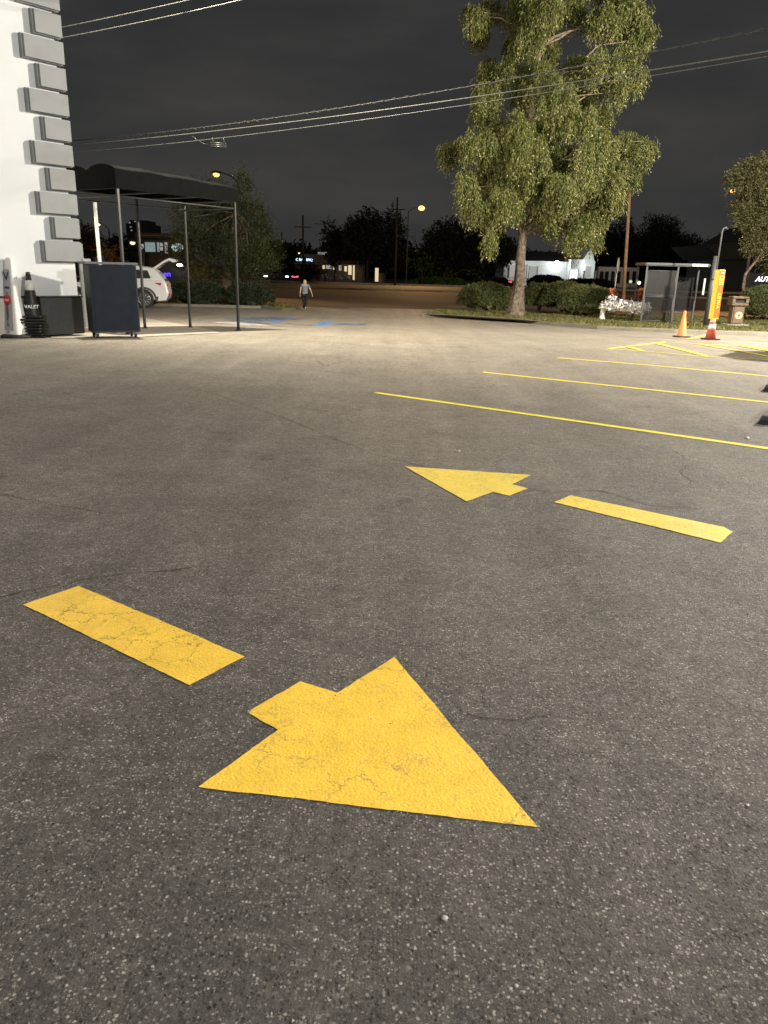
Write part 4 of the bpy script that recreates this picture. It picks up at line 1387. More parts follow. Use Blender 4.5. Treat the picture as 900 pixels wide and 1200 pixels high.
# ==================================================================  OTHER TREES AND SHRUBS
def pix_tree(name, label, lobes, D, trunk, LM, BM, dens=30, lr=1.0, k=8, slen=.5, L=.14, W=.06, droop=.2, out=.8, shell=.35, depth=1.0, seed=1, group=None, cat='tree', branches=True):
    """lobes in photo pixels (cx,cy,rx,ry) at distance D; trunk = [(px,py,width px)...] bottom first"""
    rg = np.random.default_rng(seed); random.seed(seed)
    t = empty(name, (0, 0, 0), label, cat, group)
    s = mpp(D)
    lbs = []
    tk = [(at(a, b, D), w * s / 2) for a, b, w in trunk] if trunk else None
    if tk:
        tr = trunk_mesh(tk[0][0], resample(tk, 14), n=12, ridge=.08); 
        tr.build('trunk', BM, t)
    bm_ = MB()
    if tk: bm_.tube([tk[-2][0] - Vector((0, 0, .1)), tk[-1][0] + Vector((0, 0, .1))], s * .9 * lr, 5)
    for (cx, cy, rx, ry) in lobes:
        dd = random.uniform(-1, 1) * depth
        c = at(cx, cy, D + dd); X_, Z_ = rx * s, ry * s
        lbs.append((c.x, c.y, c.z, X_, min(X_, depth + .6), Z_, max(10, X_ * Z_ * dens)))
        if tk and branches:
            b0 = tk[-1][0] if random.random() < .5 else tk[max(0, len(tk) - 2)][0]
            bm_.tube(limb_pts(b0, c, .08, 4, .08), [s * .8 * lr, s * .7 * lr, s * .55 * lr, s * .4 * lr, s * .2 * lr], 5)
    if tk and branches and bm_.v: bm_.build('limb', BM, t)
    V, F, mi = leaf_cloud(rg, lbs, k=k, slen=slen, L=L, W=W, droop=droop, out=out, shell=shell)
    np_mesh('crown', V, F, [LM], None, t)
    return t


# left tree in the bed
lt = gp(266, 358); LD = lt.y + 1.6
lob = [(262, 245, 22, 24), (284, 232, 10, 26), (290, 262, 22, 26), (242, 262, 24, 22), (225, 285, 22, 18), (255, 285, 28, 22), (285, 292, 28, 22), (310, 288, 16, 20), (232, 305, 24, 16), (262, 310, 26, 16), (298, 312, 26, 14), (316, 304, 12, 14), (215, 262, 12, 22), (270, 262, 22, 20), (245, 232, 16, 16), (303, 262, 12, 16), (322, 296, 8, 10), (207, 300, 9, 12), (288, 215, 4, 8), (236, 322, 20, 9), (290, 324, 24, 8)]
pix_tree('evergreen_tree', 'dark spiky evergreen tree behind the canopy in the planting bed', lob, LD, [(262, 358, 17), (263, 345, 13), (266, 330, 11), (268, 312, 9), (270, 285, 7), (276, 250, 4)], LEAF_LT, M_BARKL, dens=260, k=9, slen=.62, L=.15, W=.045, droop=-.55, out=.8, shell=.2, depth=1.4, seed=5, lr=.7)


def shrub(name, label, px, py_base, wpx, hpx, D=None, LM=LEAF_BU, n=2600, group='clipped shrubs', L=.10, W=.05, dy=1.0, seed=1, cat='shrub'):
    rg = np.random.default_rng(seed)
    b = gp(px, py_base) if D is None else at(px, py_base, D)
    D_ = b.y + .3
    s = mpp(D_); rx = wpx * s / 2; h = hpx * s
    if D is None: b.z = gz(b.y) + .12
    cy = b.y + rx * .7 * dy
    t = empty(name, (b.x, cy, b.z), label, cat, group)
    st = MB()
    for q in range(5):
        a = q * 1.3; st.tube([(0, 0, -.1), (math.cos(a) * rx * .25, math.sin(a) * rx * .2, h * .35), (math.cos(a) * rx * .5, math.sin(a) * rx * .4, h * .65)], [.03, .02, .01], 5)
    st.build('stem', M_BARKD, t)
    d = unit(rg.normal(size=(n, 3))); 
    d[:, 2] = np.abs(d[:, 2]) * 1.0 - .25
    lump = np.array([1 + .13 * mnoise.noise(Vector(v) * 2.3 + Vector((seed, 0, 0))) + .06 * mnoise.noise(Vector(v) * 6) for v in d])[:, None]
    e = np.sign(d) * np.abs(d) ** .82
    P = e * np.array([rx, rx * .75 * dy, h * .60]) * lump * rg.uniform(.86, 1.02, (n, 1)) + np.array([0, 0, h * .42])
    P[:, 2] = np.maximum(P[:, 2], .02)
    lbs = P
    k = 5
    t_ = np.linspace(0, 1, k)[None, :, None]
    Dr = unit(d + rg.normal(size=d.shape) * .5 + np.array([0, 0, .3]))
    Q = P[:, None, :] + Dr[:, None, :] * t_ * .13 + rg.normal(size=(n, k, 3)) * .03
    A = unit(Dr[:, None, :] + rg.normal(size=Q.shape) * .8); S = unit(np.cross(A, rg.normal(size=Q.shape)))
    l = L * rg.uniform(.6, 1.3, (n, k, 1)); w = W * rg.uniform(.7, 1.3, (n, k, 1))
    V = np.stack([Q, Q + A * l * .5 + S * w * .5, Q + A * l, Q + A * l * .5 - S * w * .5], 2).reshape(-1, 3)
    # dense inner twigs close the view through
    m2 = 500
    d2 = unit(rg.normal(size=(m2, 3))); d2[:, 2] = np.abs(d2[:, 2]) - .2
    P2 = d2 * np.array([rx, rx * .75 * dy, h * .58]) * rg.uniform(.55, .85, (m2, 1)) + np.array([0, 0, h * .42]); P2[:, 2] = np.maximum(P2[:, 2], .05)
    A2 = unit(rg.normal(size=(m2, 3))); S2 = unit(np.cross(A2, d2)); A2 = unit(np.cross(S2, d2)); r2 = min(rx, h) * .25
    V2 = np.stack([P2 - A2 * r2 - S2 * r2, P2 + A2 * r2 - S2 * r2, P2 + A2 * r2 + S2 * r2, P2 - A2 * r2 + S2 * r2], 1).reshape(-1, 3)
    V = np.concatenate([V, V2]); F = np.arange(len(V)).reshape(-1, 4)
    np_mesh('foliage', V, F, [LM], None, t)
    return t


shrub('shrub', 'long low clipped shrub left of the cypress trunk', 572, 367.5, 64, 33, seed=1, n=3600)
shrub('shrub', 'dark low shrub just right of the cypress trunk', 634, 366.5, 40, 32, seed=2, n=2400)
shrub('shrub', 'middle clipped shrub of the row right of the trunk', 662, 368.5, 52, 36, seed=3, n=3000)
shrub('shrub', 'broad rounded clipped shrub nearest the white pedestal', 690, 374, 64, 36, seed=4, n=3800)
shrub('shrub', 'round clipped shrub cut by the right edge of the photo', 903, 379, 62, 41, seed=6, n=3600)
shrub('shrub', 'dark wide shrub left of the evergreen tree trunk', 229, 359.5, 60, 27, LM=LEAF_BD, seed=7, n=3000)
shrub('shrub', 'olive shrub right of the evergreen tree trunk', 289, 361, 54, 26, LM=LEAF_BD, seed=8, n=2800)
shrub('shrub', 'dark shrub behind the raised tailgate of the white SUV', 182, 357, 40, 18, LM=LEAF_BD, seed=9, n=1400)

# tree at the right edge
RD = gp(872, 376).y + 1
lob = [(880, 205, 22, 16), (905, 200, 24, 20), (872, 214, 16, 9), (892, 232, 24, 20), (915, 250, 26, 24), (878, 255, 14, 14), (895, 272, 20, 16), (920, 290, 22, 18), (900, 300, 8, 8), (940, 230, 24, 28), (890, 192, 16, 8), (866, 240, 10, 6), (872, 250, 10, 8), (885, 285, 14, 12), (905, 262, 24, 18), (880, 240, 14, 10), (857, 212, 8, 5), (910, 225, 24, 20), (912, 305, 20, 12)]
pix_tree('crape_tree', 'brownish small tree with crooked slim trunk at the right edge', lob, RD, [(871, 374, 5), (873, 352, 4), (871, 338, 3.6), (873, 322, 3.2), (884, 308, 3), (898, 290, 2)], LEAF_RT, M_BARK, dens=420, k=8, slen=.36, L=.12, W=.06, droop=.15, out=.7, shell=.2, depth=1.1, seed=14, lr=.6)

# far trees beyond the road
far = 'dark trees beyond the road'


def far_tree(label, px, top, w, base=332, D=118, seed=0, dens=7, LM=LEAF_DK, name='broadleaf_tree'):
    random.seed(seed)
    lob = []
    h = base - top
    cy = top + h * .42
    nl = max(7, int(w / 6))
    for q in range(nl):
        a = random.uniform(0, 2 * math.pi); rr = random.uniform(.1, .72)
        lob.append((px + math.cos(a) * w * .5 * rr, cy + math.sin(a) * h * .42 * rr, w * random.uniform(.16, .27), h * random.uniform(.13, .2)))
    lob.append((px, cy, w * .36, h * .32))
    pix_tree(name, label, lob, D, [(px, base, max(2, w * .05)), (px + 1, cy + h * .2, max(1.6, w * .04)), (px, cy, max(1, w * .02))], LM, M_BARKD, dens=dens * 5, k=7, slen=.9, L=.32, W=.20, droop=.1, out=.8, shell=.2, depth=2.2, seed=seed, group=far)


def _ft(): pass


far_tree('dark domed tree above the cars with lit lamps', 350, 282, 44, 331, 150, 21, 8)
far_tree('narrow dark tree at the left of the big dark clump', 392, 256, 30, 331, 124, 22, 8)
far_tree('largest dark tree of the clump left of the street lamp', 430, 240, 62, 331, 120, 23, 8)
far_tree('tall dark tree right behind the largest one', 463, 244, 36, 331, 122, 24, 8)
far_tree('dark tree between the street lamp and the cypress', 522, 254, 66, 333, 119, 25, 8)
far_tree('dark tree just left of the cypress trunk', 566, 260, 78, 334, 121, 26, 8)
far_tree('dark tree behind the cypress at its right', 700, 262, 50, 300, 190, 27, 4)
far_tree('dark tree right of the timber pole', 728, 248, 56, 336, 175, 28, 5)
far_tree('dark tree above the bus shelter', 778, 246, 74, 338, 170, 29, 5)
far_tree('low dark tree beyond the right end of the bus shelter', 818, 274, 50, 340, 172, 30, 5)
far_tree('dark tree seen between building corner and white pole', 102, 258, 26, 316, 88, 31, 14)
far_tree('dark tree left of the far tower', 136, 274, 34, 318, 96, 32, 12)
far_tree('small dark tree left of the domed one', 318, 292, 26, 331, 130, 33, 8)
far_tree('low dark tree between road and lit restaurant', 362, 310, 30, 333, 117, 34, 10)
pix_tree('lit_tree', 'small bright green tree right of the street lamp pole', [(492, 303, 13, 11), (500, 311, 9, 9), (485, 310, 8, 8)], 116, [(494, 333, 1.6), (495, 312, 1)], LEAF_GR, M_BARKD, dens=14, k=6, slen=.7, L=.34, W=.16, depth=1, seed=41)
pix_tree('pale_tree', 'grey green small tree left of the cypress shrubs', [(522, 318, 12, 8), (530, 323, 8, 6), (560, 318, 10, 8)], 116.5, [(524, 332, 1.6), (525, 322, 1)], LEAF_GR, M_BARKD, dens=10, k=6, slen=.7, L=.34, W=.16, depth=1, seed=42)
pix_tree('amber_tree', 'small tree glowing amber under a street lamp', [(318, 313, 9, 8), (323, 309, 5, 6)], 120, [(316, 332, 1.4), (317, 316, 1)], LEAF_OR, M_BARKD, dens=10, k=6, slen=.7, L=.34, W=.16, depth=1, seed=43)
pix_tree('palm_shrub', 'amber lit palm like shrub behind the podium lid', [(122, 296, 8, 6), (130, 294, 8, 5), (134, 300, 6, 5)], 60, [(127, 318, 2), (127, 300, 1.5)], LEAF_OR, M_BARKD, dens=70, k=9, slen=.8, L=.30, W=.06, droop=.5, out=1.2, depth=.5, seed=44)
for i, (px, w, lab) in enumerate(((515, 60, 'low hedge under the pale tree across the road'), (575, 40, 'low hedge left of the lit white building'), (640, 40, 'dark bushy hedge in front of the lit white building'), (690, 60, 'low hedge right of the lit white building'))):
    shrub('hedge', lab, px, 334 + (px - 450) * .012, w, 8 if i != 2 else 12, D=117, LM=LEAF_GR if i in (0,) else LEAF_DK, n=900, L=.4, W=.25, group='hedges across the road', seed=50 + i, dy=.3, cat='hedge')

rg = np.random.default_rng(77); lbs = []
for x in range(300, 960, 9):
    for q in range(2):
        D_ = rg.uniform(205, 235); tp_ = 300 - 16 * (1 + math.sin(x * .045 + 1)) * .5 - (14 if x > 680 else 0) + (x - 450) * .02 - (8 if 480 < x < 600 else 0)
        y_ = rg.uniform(tp_ + 5, 322); c_ = at(x + rg.uniform(-4, 4), y_, D_)
        lbs.append((c_.x, c_.y, c_.z, 3.0, 2.5, 2.3, 150))
V, F, mi = leaf_cloud(rg, lbs, k=5, slen=1.8, L=1.0, W=.6, droop=.1, out=.6, shell=.1)
tag(np_mesh('far_woods', V, F, [LEAF_DK], None), 'unbroken dark woods closing the horizon beyond the road', 'woods', kind='stuff')

# grass blades on the verge
rng = np.random.default_rng(9)
bx = []
while len(bx) < 26000:
    x = rng.uniform(0.5, 22); y = rng.uniform(27, 44)
    d = mnoise.noise(Vector((x * .6, y * .6, 0)))
    if d > -.18 + rng.uniform(-.2, .2):
        bx.append((x, y))
# keep only those over the verge polygon


def inside(x, y, poly):
    c = False; j = len(poly) - 1
    for i in range(len(poly)):
        if ((poly[i][1] > y) != (poly[j][1] > y)) and (x < (poly[j][0] - poly[i][0]) * (y - poly[i][1]) / (poly[j][1] - poly[i][1]) + poly[i][0]): c = not c
        j = i
    return c


inner = vp
bx = [p for p in bx if inside(p[0], p[1], inner) and inside(p[0] - .0, p[1] - .3, inner)]
bl_ = []
bpl = [(p[0], p[1]) for p in bp]
for _ in range(9000):
    x = rng.uniform(-19, -3); y = rng.uniform(40, 47)
    if inside(x, y, bpl) and inside(x, y - .3, bpl): bl_.append((x, y))
pts = np.array([(x, y, gz(y) + .12) for x, y in bx + bl_]); n = len(pts)
A = unit(rng.normal(size=(n, 3)) * .45 + np.array([0, 0, 1])); S = unit(np.cross(A, rng.normal(size=(n, 3))))
l = rng.uniform(.03, .09, (n, 1)); w = rng.uniform(.02, .05, (n, 1))
V = np.stack([pts - S * w, pts + S * w, pts + A * l + S * w * .3, pts + A * l - S * w * .3], 1).reshape(-1, 3)
g_ = np_mesh('grass', V, np.arange(len(V)).reshape(-1, 4), [GRASS]); tag(g_, 'patchy short grass of verge and planting bed', 'grass', kind='stuff')


# ==================================================================  STREET LAMPS, POLES, WIRES
def light(kind, name, loc, power, col, size=.3, target=None, spot=None, blend=.5):
    ld = bpy.data.lights.new(name, kind); ld.energy = power; ld.color = col
    if kind == 'SUN': ld.angle = size
    elif kind == 'AREA': ld.size = size
    else: ld.shadow_soft_size = size
    if kind == 'SPOT': ld.spot_size = spot; ld.spot_blend = blend
    o = bpy.data.objects.new(name, ld); COL.objects.link(o); o.location = loc
    if target is not None:
        o.rotation_euler = (Vector(target) - Vector(loc)).to_track_quat('-Z', 'Y').to_euler()
    return o


SOD = (1.0, .52, .18)


def street_lamp(label, hx, hy, D, armdx, base_z=-.6, lens=E_SOD, lr=.30, power=0, col=SOD, pole=M_GREYM, pr=.09):
    """head at photo px (hx,hy); pole stands armdx metres to the side"""
    h = at(hx, hy, D)
    t = empty('street_lamp', (h.x + armdx, D, base_z), label, 'street lamp', 'street lamps')
    H = h.z - base_z
    mb = MB(); mb.tube([(0, 0, 0), (0, 0, H - .5)], [pr * 1.3, pr * .8], 10); mb.build('pole', pole, t)
    mb = MB(); mb.tube([(0, 0, H - .55), (-armdx * .3, 0, H - .1), (-armdx * .7, 0, H + .12), (-armdx, 0, H + .12)], [.06, .05, .045, .04], 8); mb.build('arm', pole, t)
    hd = MB(); hd.sphere((-armdx, 0, H + .14), .32, 14, 8, (1.3, .8, .4)); ho = hd.build('lamp_head', M_GREYM, t)
    mb = MB(); mb.sphere((-armdx, -.03, H + .0), lr, 12, 8, (1.0, .9, .72)); mb.build('lens', lens, ho)
    if power:
        light('SPOT', 'lamp_light', (h.x, D - .9, h.z - .9), power, col, .25, target=(h.x, D - 16, 0), spot=R(135), blend=.7)
    return t


street_lamp('tall street lamp with glowing head between the dark tree clump and the cypress', 494, 244, 113.5, -1.8, power=14000, lr=.45)
street_lamp('street lamp glowing orange just above the canopy end', 253.5, 204.5, 60, 1.6, lr=.24, power=5000)
street_lamp('street lamp shining through the tree at the right edge', 859, 223, 56, 1.8, lr=.22, power=5000)
street_lamp('small street lamp left, beside the slim white pole', 115, 263, 95, 1.2, lr=.26, lens=E_WARM)
street_lamp('small warm lamp seen between the two left canopy posts', 155.5, 284.5, 80, 1.0, lr=.26, lens=E_WARM)
street_lamp('faint street lamp at the roof corner of the restaurant', 350.5, 296.5, 118, .8, lr=.14, lens=E_WARM)

wp = gp(730, 365); wp = Vector((wp.x, 46.0, -.6)); b_ = at(730, 362, 46); wp.x = b_.x
pt_ = empty('utility_pole', wp, 'bare orange brown timber pole left of the bus shelter', 'pole')
tp = at(740, 190, 46)
mb = MB(); mb.tube([(0, 0, 0), (tp.x - wp.x, 0, tp.z + .6)], [.11, .075], 12); mb.build('shaft', M_WOODP, pt_)

for (px, topy, D, lab) in ((355.5, 252, 112.6, 'distant utility pole with crossarm above the restaurant sign'), (463, 231, 112.5, 'distant utility pole rising out of the dark tree clump'), (331, 272, 150, 'thin distant pole left of the domed tree')):
    b_ = at(px, 331, D); t_ = at(px, topy, D)
    o = empty('utility_pole', (b_.x, D, -.6), lab, 'pole')
    mb = MB(); H = t_.z + .6; mb.tube([(0, 0, 0), (0, 0, H)], [.17, .12], 8); mb.build('shaft', M_BARKD, o)
    if D < 113:
        mb = MB(); mb.box((0, -.15, H - 1.55), (2.3, .12, .14)); mb.build('crossarm', M_BARKD, o)

# metal pole behind the sign cone
MPD = 34.0
q0 = at(828, 376, MPD); zq = gz(MPD) + .12
mp_ = empty('utility_pole', (q0.x, MPD, zq), 'grey metal pole with hooked top behind the tall orange sign', 'pole')
tp = at(838, 300, MPD); tq = at(842, 268, MPD)
mb = MB(); mb.tube([(0, 0, 0), (0, 0, tp.z - zq)], [.125, .10], 12); mb.build('shaft', M_GREYM, mp_)
mb = MB(); H = tq.z - zq; mb.tube([(.07, -.09, .1), (.07, -.09, H - .1), (.10, -.09, H), (.20, -.09, H + .05), (.28, -.09, H - .02)], .035, 10); mb.build('conduit', M_GREYM, mp_)
mb = MB(); mb.bevbox((-.01, -.11, 2.1), (.2, .14, .3), .01); mb.build('box', M_GREYM, mp_)


def wire(label, p0, pm, p1, D0, D1, r, m, t0=-.25, t1=1.25, n=48, lash=False, grp='overhead cables'):
    """cable whose plan is straight and whose sag passes through three sighted points"""
    a = at(p0[0], p0[1], D0); b = at(p1[0], p1[1], D1)
    k = ray(*pm); k = k.x / k.y
    tm = (k * a.y - a.x) / ((b.x - a.x) - k * (b.y - a.y))
    ym = a.y + (b.y - a.y) * tm; zm = at(pm[0], pm[1], ym).z
    s_ = (a.z + (b.z - a.z) * tm - zm) / (4 * tm * (1 - tm))
    f = lambda t: Vector((a.x + (b.x - a.x) * t, a.y + (b.y - a.y) * t, a.z + (b.z - a.z) * t - 4 * s_ * t * (1 - t)))
    o0 = f(t0); o = empty('cable', o0, label, 'cable', grp)
    pts = [f(t0 + (t1 - t0) * i / n) - o0 for i in range(n + 1)]
    mb = MB(); mb.tube(pts, r, 6); mb.build('strand', m, o)
    if lash:
        hp = []
        for i in range(601):
            p = f(t0 + (t1 - t0) * i / 600) - o0; an = i * .9
            hp.append(p + Vector((0, math.cos(an), math.sin(an))) * (r + .012 + .008 * math.sin(i * .13)))
        mb = MB(); mb.tube(hp, .006, 4, caps=False); mb.build('lashing_wire', m, o)
    return o, pts


wire('upper lashed overhead cable crossing the big tree', (99, 163.7), (500, 110), (900, 34), 28, 15.5, .011, M_CABLED, lash=True)
wire('bright thick overhead cable crossing the big tree, middle of the three', (87, 169.6), (500, 121.7), (900, 60), 27.5, 15.2, .012, M_CABLE)
o3, pts3 = wire('lowest overhead cable with a splice box near the canopy', (99, 177.6), (487, 131.7), (900, 66), 27, 15, .008, M_CABLE)
wire('upper of two overhead cables at the top left corner', (78, 31), (150, 16), (222, 0), 21, 19, .011, M_CABLE, -.2, 6)
wire('lower of two overhead cables at the top left corner', (80, 43), (180, 23), (283, 0), 20.5, 18.5, .011, M_CABLE, -.1, 5)
# splice closure on the lowest cable
sp_ = min(pts3, key=lambda p: (lambda w: abs((w.x / w.y) - (at(247, 168, 20).x / 20)))(p + o3.location)) + o3.location
cl = empty('splice_box', sp_ + Vector((0, 0, -.17)), 'black splice box hanging from the lowest cable above the canopy', 'cable box')
mb = MB()
for k in range(3): mb.tube([(-.22, 0, .05 - k * .045), (.22, 0, .04 - k * .045)], .026, 10)
mb.build('housing', M_BLACK, cl)
mb = MB()
for k in (-.15, .15):
    mb.tube([(k, 0, .03), (k, 0, .19)], .012, 6); mb.build('clamp', M_BLACK, cl); mb = MB()
mb.tube([(-.24, 0, .0), (-.40, 0, .02), (-.6, 0, .12), (-.72, 0, .21)], .012, 6)
mb.build('hanger', M_BLACK, cl)

# ==================================================================  BUS SHELTER
SD = 36.5
zg = gz(SD) + .12
sl = at(751, 374, SD); sr = at(787, 374, SD)
shl = empty('bus_shelter', (sl.x, SD, zg), 'grey steel bus shelter with dark panels on the verge', 'bus shelter')
H = at(755, 311, SD).z - zg; W_ = (at(787, 374, SD).x - sl.x); WT = at(829, 309, SD).x - sl.x
for (x, y) in ((0, 0), (W_, 0), (WT, .9), (0, 1.3)):
    mb = MB(); mb.bevbox((x, y, H / 2), (.07, .07, H), .01); po = mb.build('post', M_GREYM, shl)
    mb = MB(); mb.bevbox((x, y, .01), (.18, .18, .03), .004); mb.build('foot', M_BLACK, po)
mb = MB(); mb.bevbox((WT / 2, .65, H + .06), (WT + .25, 1.6, .13), .04); mb.build('roof', M_GREYM, shl)
for (x0, x1, z0, z1) in ((.05, W_ - .05, .08, 1.15), (.05, W_ - .05, 1.22, H - .22)):
    mb = MB(); mb.box(((x0 + x1) / 2, .0, (z0 + z1) / 2), (x1 - x0 - .06, .012, z1 - z0 - .06)); p_ = mb.build('panel', mat('smoked_panel', (.02, .02, .022), .2, 0, var=.1, alpha=.40) if z0 < 1 else mat('dark_poster_panel', (.018, .017, .017), .3, 0, var=.3, alpha=.9), shl)
    mb = MB()
    for (a, b) in (((x0, z0), (x1, z0)), ((x1, z0), (x1, z1)), ((x1, z1), (x0, z1)), ((x0, z1), (x0, z0))):
        mb.tube([(a[0], 0, a[1]), (b[0], 0, b[1])], .028, 6)
    mb.build('panel_frame', M_GREYM, p_)
mb = MB(); mb.bevbox((W_ + (WT - W_) / 2, 1.3, 1.30), (WT - W_, .03, 1.5), .004); mb.build('back_panel', mat('dark_panel', (.015, .015, .017), .25, alpha=.6), shl)
mb = MB(); mb.box((WT - .38, -.155, H + .065), (.70, .01, .10)); mb.build('route_plate', M_WPL, shl)
q = at(825, 336, SD + .3); mb = MB(); mb.box((q.x - sl.x, .3, q.z - zg), (.075, .03, .72)); mb.build('light_strip', E_STRIP, shl)
mb = MB(); mb.bevbox((WT * .7, 1.0, .45), (1.2, .35, .05), .01); mb.box((WT * .7 - .45, 1.0, .22), (.06, .3, .42)); mb.box((WT * .7 + .45, 1.0, .22), (.06, .3, .42)); mb.build('bench', M_GREYM, shl)

# traffic sign seen almost edge on
q = at(719, 352, 45.5); tz = at(725, 302, 45.5).z
sgn = empty('traffic_sign', (q.x, 45.5, -.55), 'grey octagonal sign seen nearly edge on beside the timber pole', 'traffic sign', rz=R(66))
mb = MB(); mb.tube([(0, 0, 0), (0, 0, tz + .55)], .035, 8); mb.build('post', M_STEEL, sgn)
mb = MB(); mb.tube([(0, -.05, tz - .1 + .25), (0, -.03, tz - .1 + .25)], .42, 8, smooth=False); mb.build('plate', M_AL, sgn)


# ==================================================================  FLOWERS ON PEDESTALS
def pedestal(px, pyb, pyt, m, lab):
    b = gp(px, pyb); b = Vector((b.x, b.y, gz(b.y) + .12)); h = at(px, pyt, b.y).z - b.z
    o = empty('pedestal', b, lab, 'pedestal', 'pedestals carrying the white flowers')
    mb = MB(); mb.lathe((0, 0, 0), [(.155, 0), (.155, .06), (.125, .09), (.115, h * .62), (.13, h * .66), (.18, h * .68), (.18, h * .75), (.13, h * .78), (.12, h * .86), (.07, h * .97), (.02, h)], 16)
    mb.build('shaft', m, o)
    mb = MB(); mb.tube([(-.2, 0, h * .72), (.2, 0, h * .72)], .055, 10); mb.build('collar', m, o)
    return b, h


b1, h1 = pedestal(705, 377, 355.5, M_STONE, 'white short pedestal left under the white flowers')
b2, h2 = pedestal(756.5, 380.5, 362, M_STONEB, 'brown short pedestal right under the white flowers')
fc = empty('flower_trough', (0, 0, 0), 'long trough heaped with white flowers and orange blooms at both ends', 'flower trough')
rg = np.random.default_rng(5)
A0 = at(708, 358, b1.y); B0 = at(758, 361, b2.y)
mb = MB(); pts = [A0.lerp(B0, i / 12) + Vector((0, 0, -.02 - .10 * math.sin(math.pi * i / 12))) for i in range(13)]
mb.tube(pts, [.07] + [.12] * 11 + [.07], 12); mb.build('trough', M_STONE, fc)
vs = []


def petals(n, c0, c1, rad, size, name, m, up=.12):
    t = rg.uniform(0, 1, (n, 1)); P = np.array(c0) * (1 - t) + np.array(c1) * t
    P = P + rg.normal(size=(n, 3)) * np.array([rad, rad, rad * .8]) + np.array([0, 0, up])
    A = unit(rg.normal(size=(n, 3))); S = unit(np.cross(A, rg.normal(size=(n, 3)))); l = size * rg.uniform(.6, 1.4, (n, 1))
    V = np.stack([P - S * l, P + A * l * .7, P + S * l, P - A * l * .7], 1).reshape(-1, 3)
    np_mesh(name, V, np.arange(len(V)).reshape(-1, 4), [m], None, fc)


petals(2600, A0.lerp(B0, .04), A0.lerp(B0, .95), .13, .06, 'white_flowers', M_PETW, .02)
petals(60, A0.lerp(B0, .12), A0.lerp(B0, .85), .12, .05, 'dark_leaves', M_PETD, .20)
petals(110, A0.lerp(B0, .10) + Vector((0, 0, .3)), A0.lerp(B0, .24) + Vector((0, 0, .38)), .09, .05, 'white_flowers', M_PETW, 0)
petals(120, at(716, 341, b1.y), at(720, 347, b1.y), .09, .06, 'orange_flowers', M_PETR, .0)
petals(130, at(750, 338, b1.y), at(750, 349, b1.y), .07, .06, 'orange_flowers', M_PETR, .0)


# ==================================================================  CONES AND SIGN AT RIGHT
def cone_prof(h, rb, rt):
    return [(rb, .03), (rb * .96, .06), (rt, h - .03), (rt * .8, h)]


c1 = gp(800.5, 395.5); c1.y += .15
oc = empty('traffic_cone', c1, 'plain faded orange cone left of the tall orange sign', 'traffic cone')
mb = MB(); mb.bevbox((0, 0, .018), (.42, .42, .036), .012, .3); mb.build('base', M_RUB, oc)
hh = at(802, 364, c1.y).z - c1.z
mb = MB(); mb.lathe((0, 0, 0), [(.15, .036), (.14, .06), (.035, hh - .02), (.022, hh)], 22); mb.build('body', M_ORG, oc)

c2 = gp(834.5, 398.5); c2.y += .15
vc = empty('sign_cone', c2, 'red and white banded cone carrying a tall orange sign box', 'traffic sign')
mb = MB(); mb.bevbox((0, 0, .018), (.43, .43, .036), .012, .2); mb.build('base', M_RUB, vc)
hc = at(838, 369, c2.y).z - c2.z
rr = lambda z: .155 + (.055 - .155) * (z - .036) / (hc - .036)
mb = MB(); mb.lathe((0, 0, 0), [(rr(.036), .036), (rr(hc), hc), (.03, hc + .02)], 24); mb.build('body', M_ORGR, vc)
for (z0, z1) in ((.42 * hc, .62 * hc), (.72 * hc, .97 * hc)):
    mb = MB(); mb.lathe((0, 0, 0), [(rr(z0) + .003, z0), (rr(z1) + .003, z1)], 24); mb.build('reflective_band', M_REFL, vc)
ht = at(841, 316, c2.y).z - c2.z
RS = R(28)
bxm = lambda mb, w, d, z0, z1, off: mb.box((off[0], off[1], (z0 + z1) / 2), (w, d, z1 - z0), RS)
mb = MB(); mb.bevbox((0, 0, (hc - .12 + ht) / 2), (.24, .17, ht - hc + .12), .008, RS); bx_ = mb.build('sign_box', [M_SYEL], vc)
nf = Vector((math.sin(RS), -math.cos(RS), 0)); nx = Vector((math.cos(RS), math.sin(RS), 0))
cf = nf * .088
mb = MB(); mb.box((cf.x, cf.y, (hc + ht) / 2 - .06), (.225, .006, ht - hc + .06), RS); fo = mb.build('sign_face', M_SORG, bx_)
mb = MB(); cf2 = nf * .094; mb.box((cf2.x, cf2.y, ht - .30), (.19, .004, .26), RS); mb.build('label_panel', M_SYEL, fo)
for (s_, z_, sz, m_) in (('PARK', ht - .09, .065, M_REFL), ('FOR', ht - .22, .06, M_INK), ('VALET', ht - .32, .06, M_INK), ('OPEN', ht - .40, .05, M_INK)):
    text_mesh(s_, sz, m_, 'lettering', fo, facing(nf * .099 + Z * z_, nf), .002, bold=.001)
text_mesh('VALET', .16, M_SYEL, 'lettering', fo, facing(nf * .095 + Z * (hc + .42), nf) @ Matrix.Rotation(R(90), 4, 'Z'), .003, bold=.003)

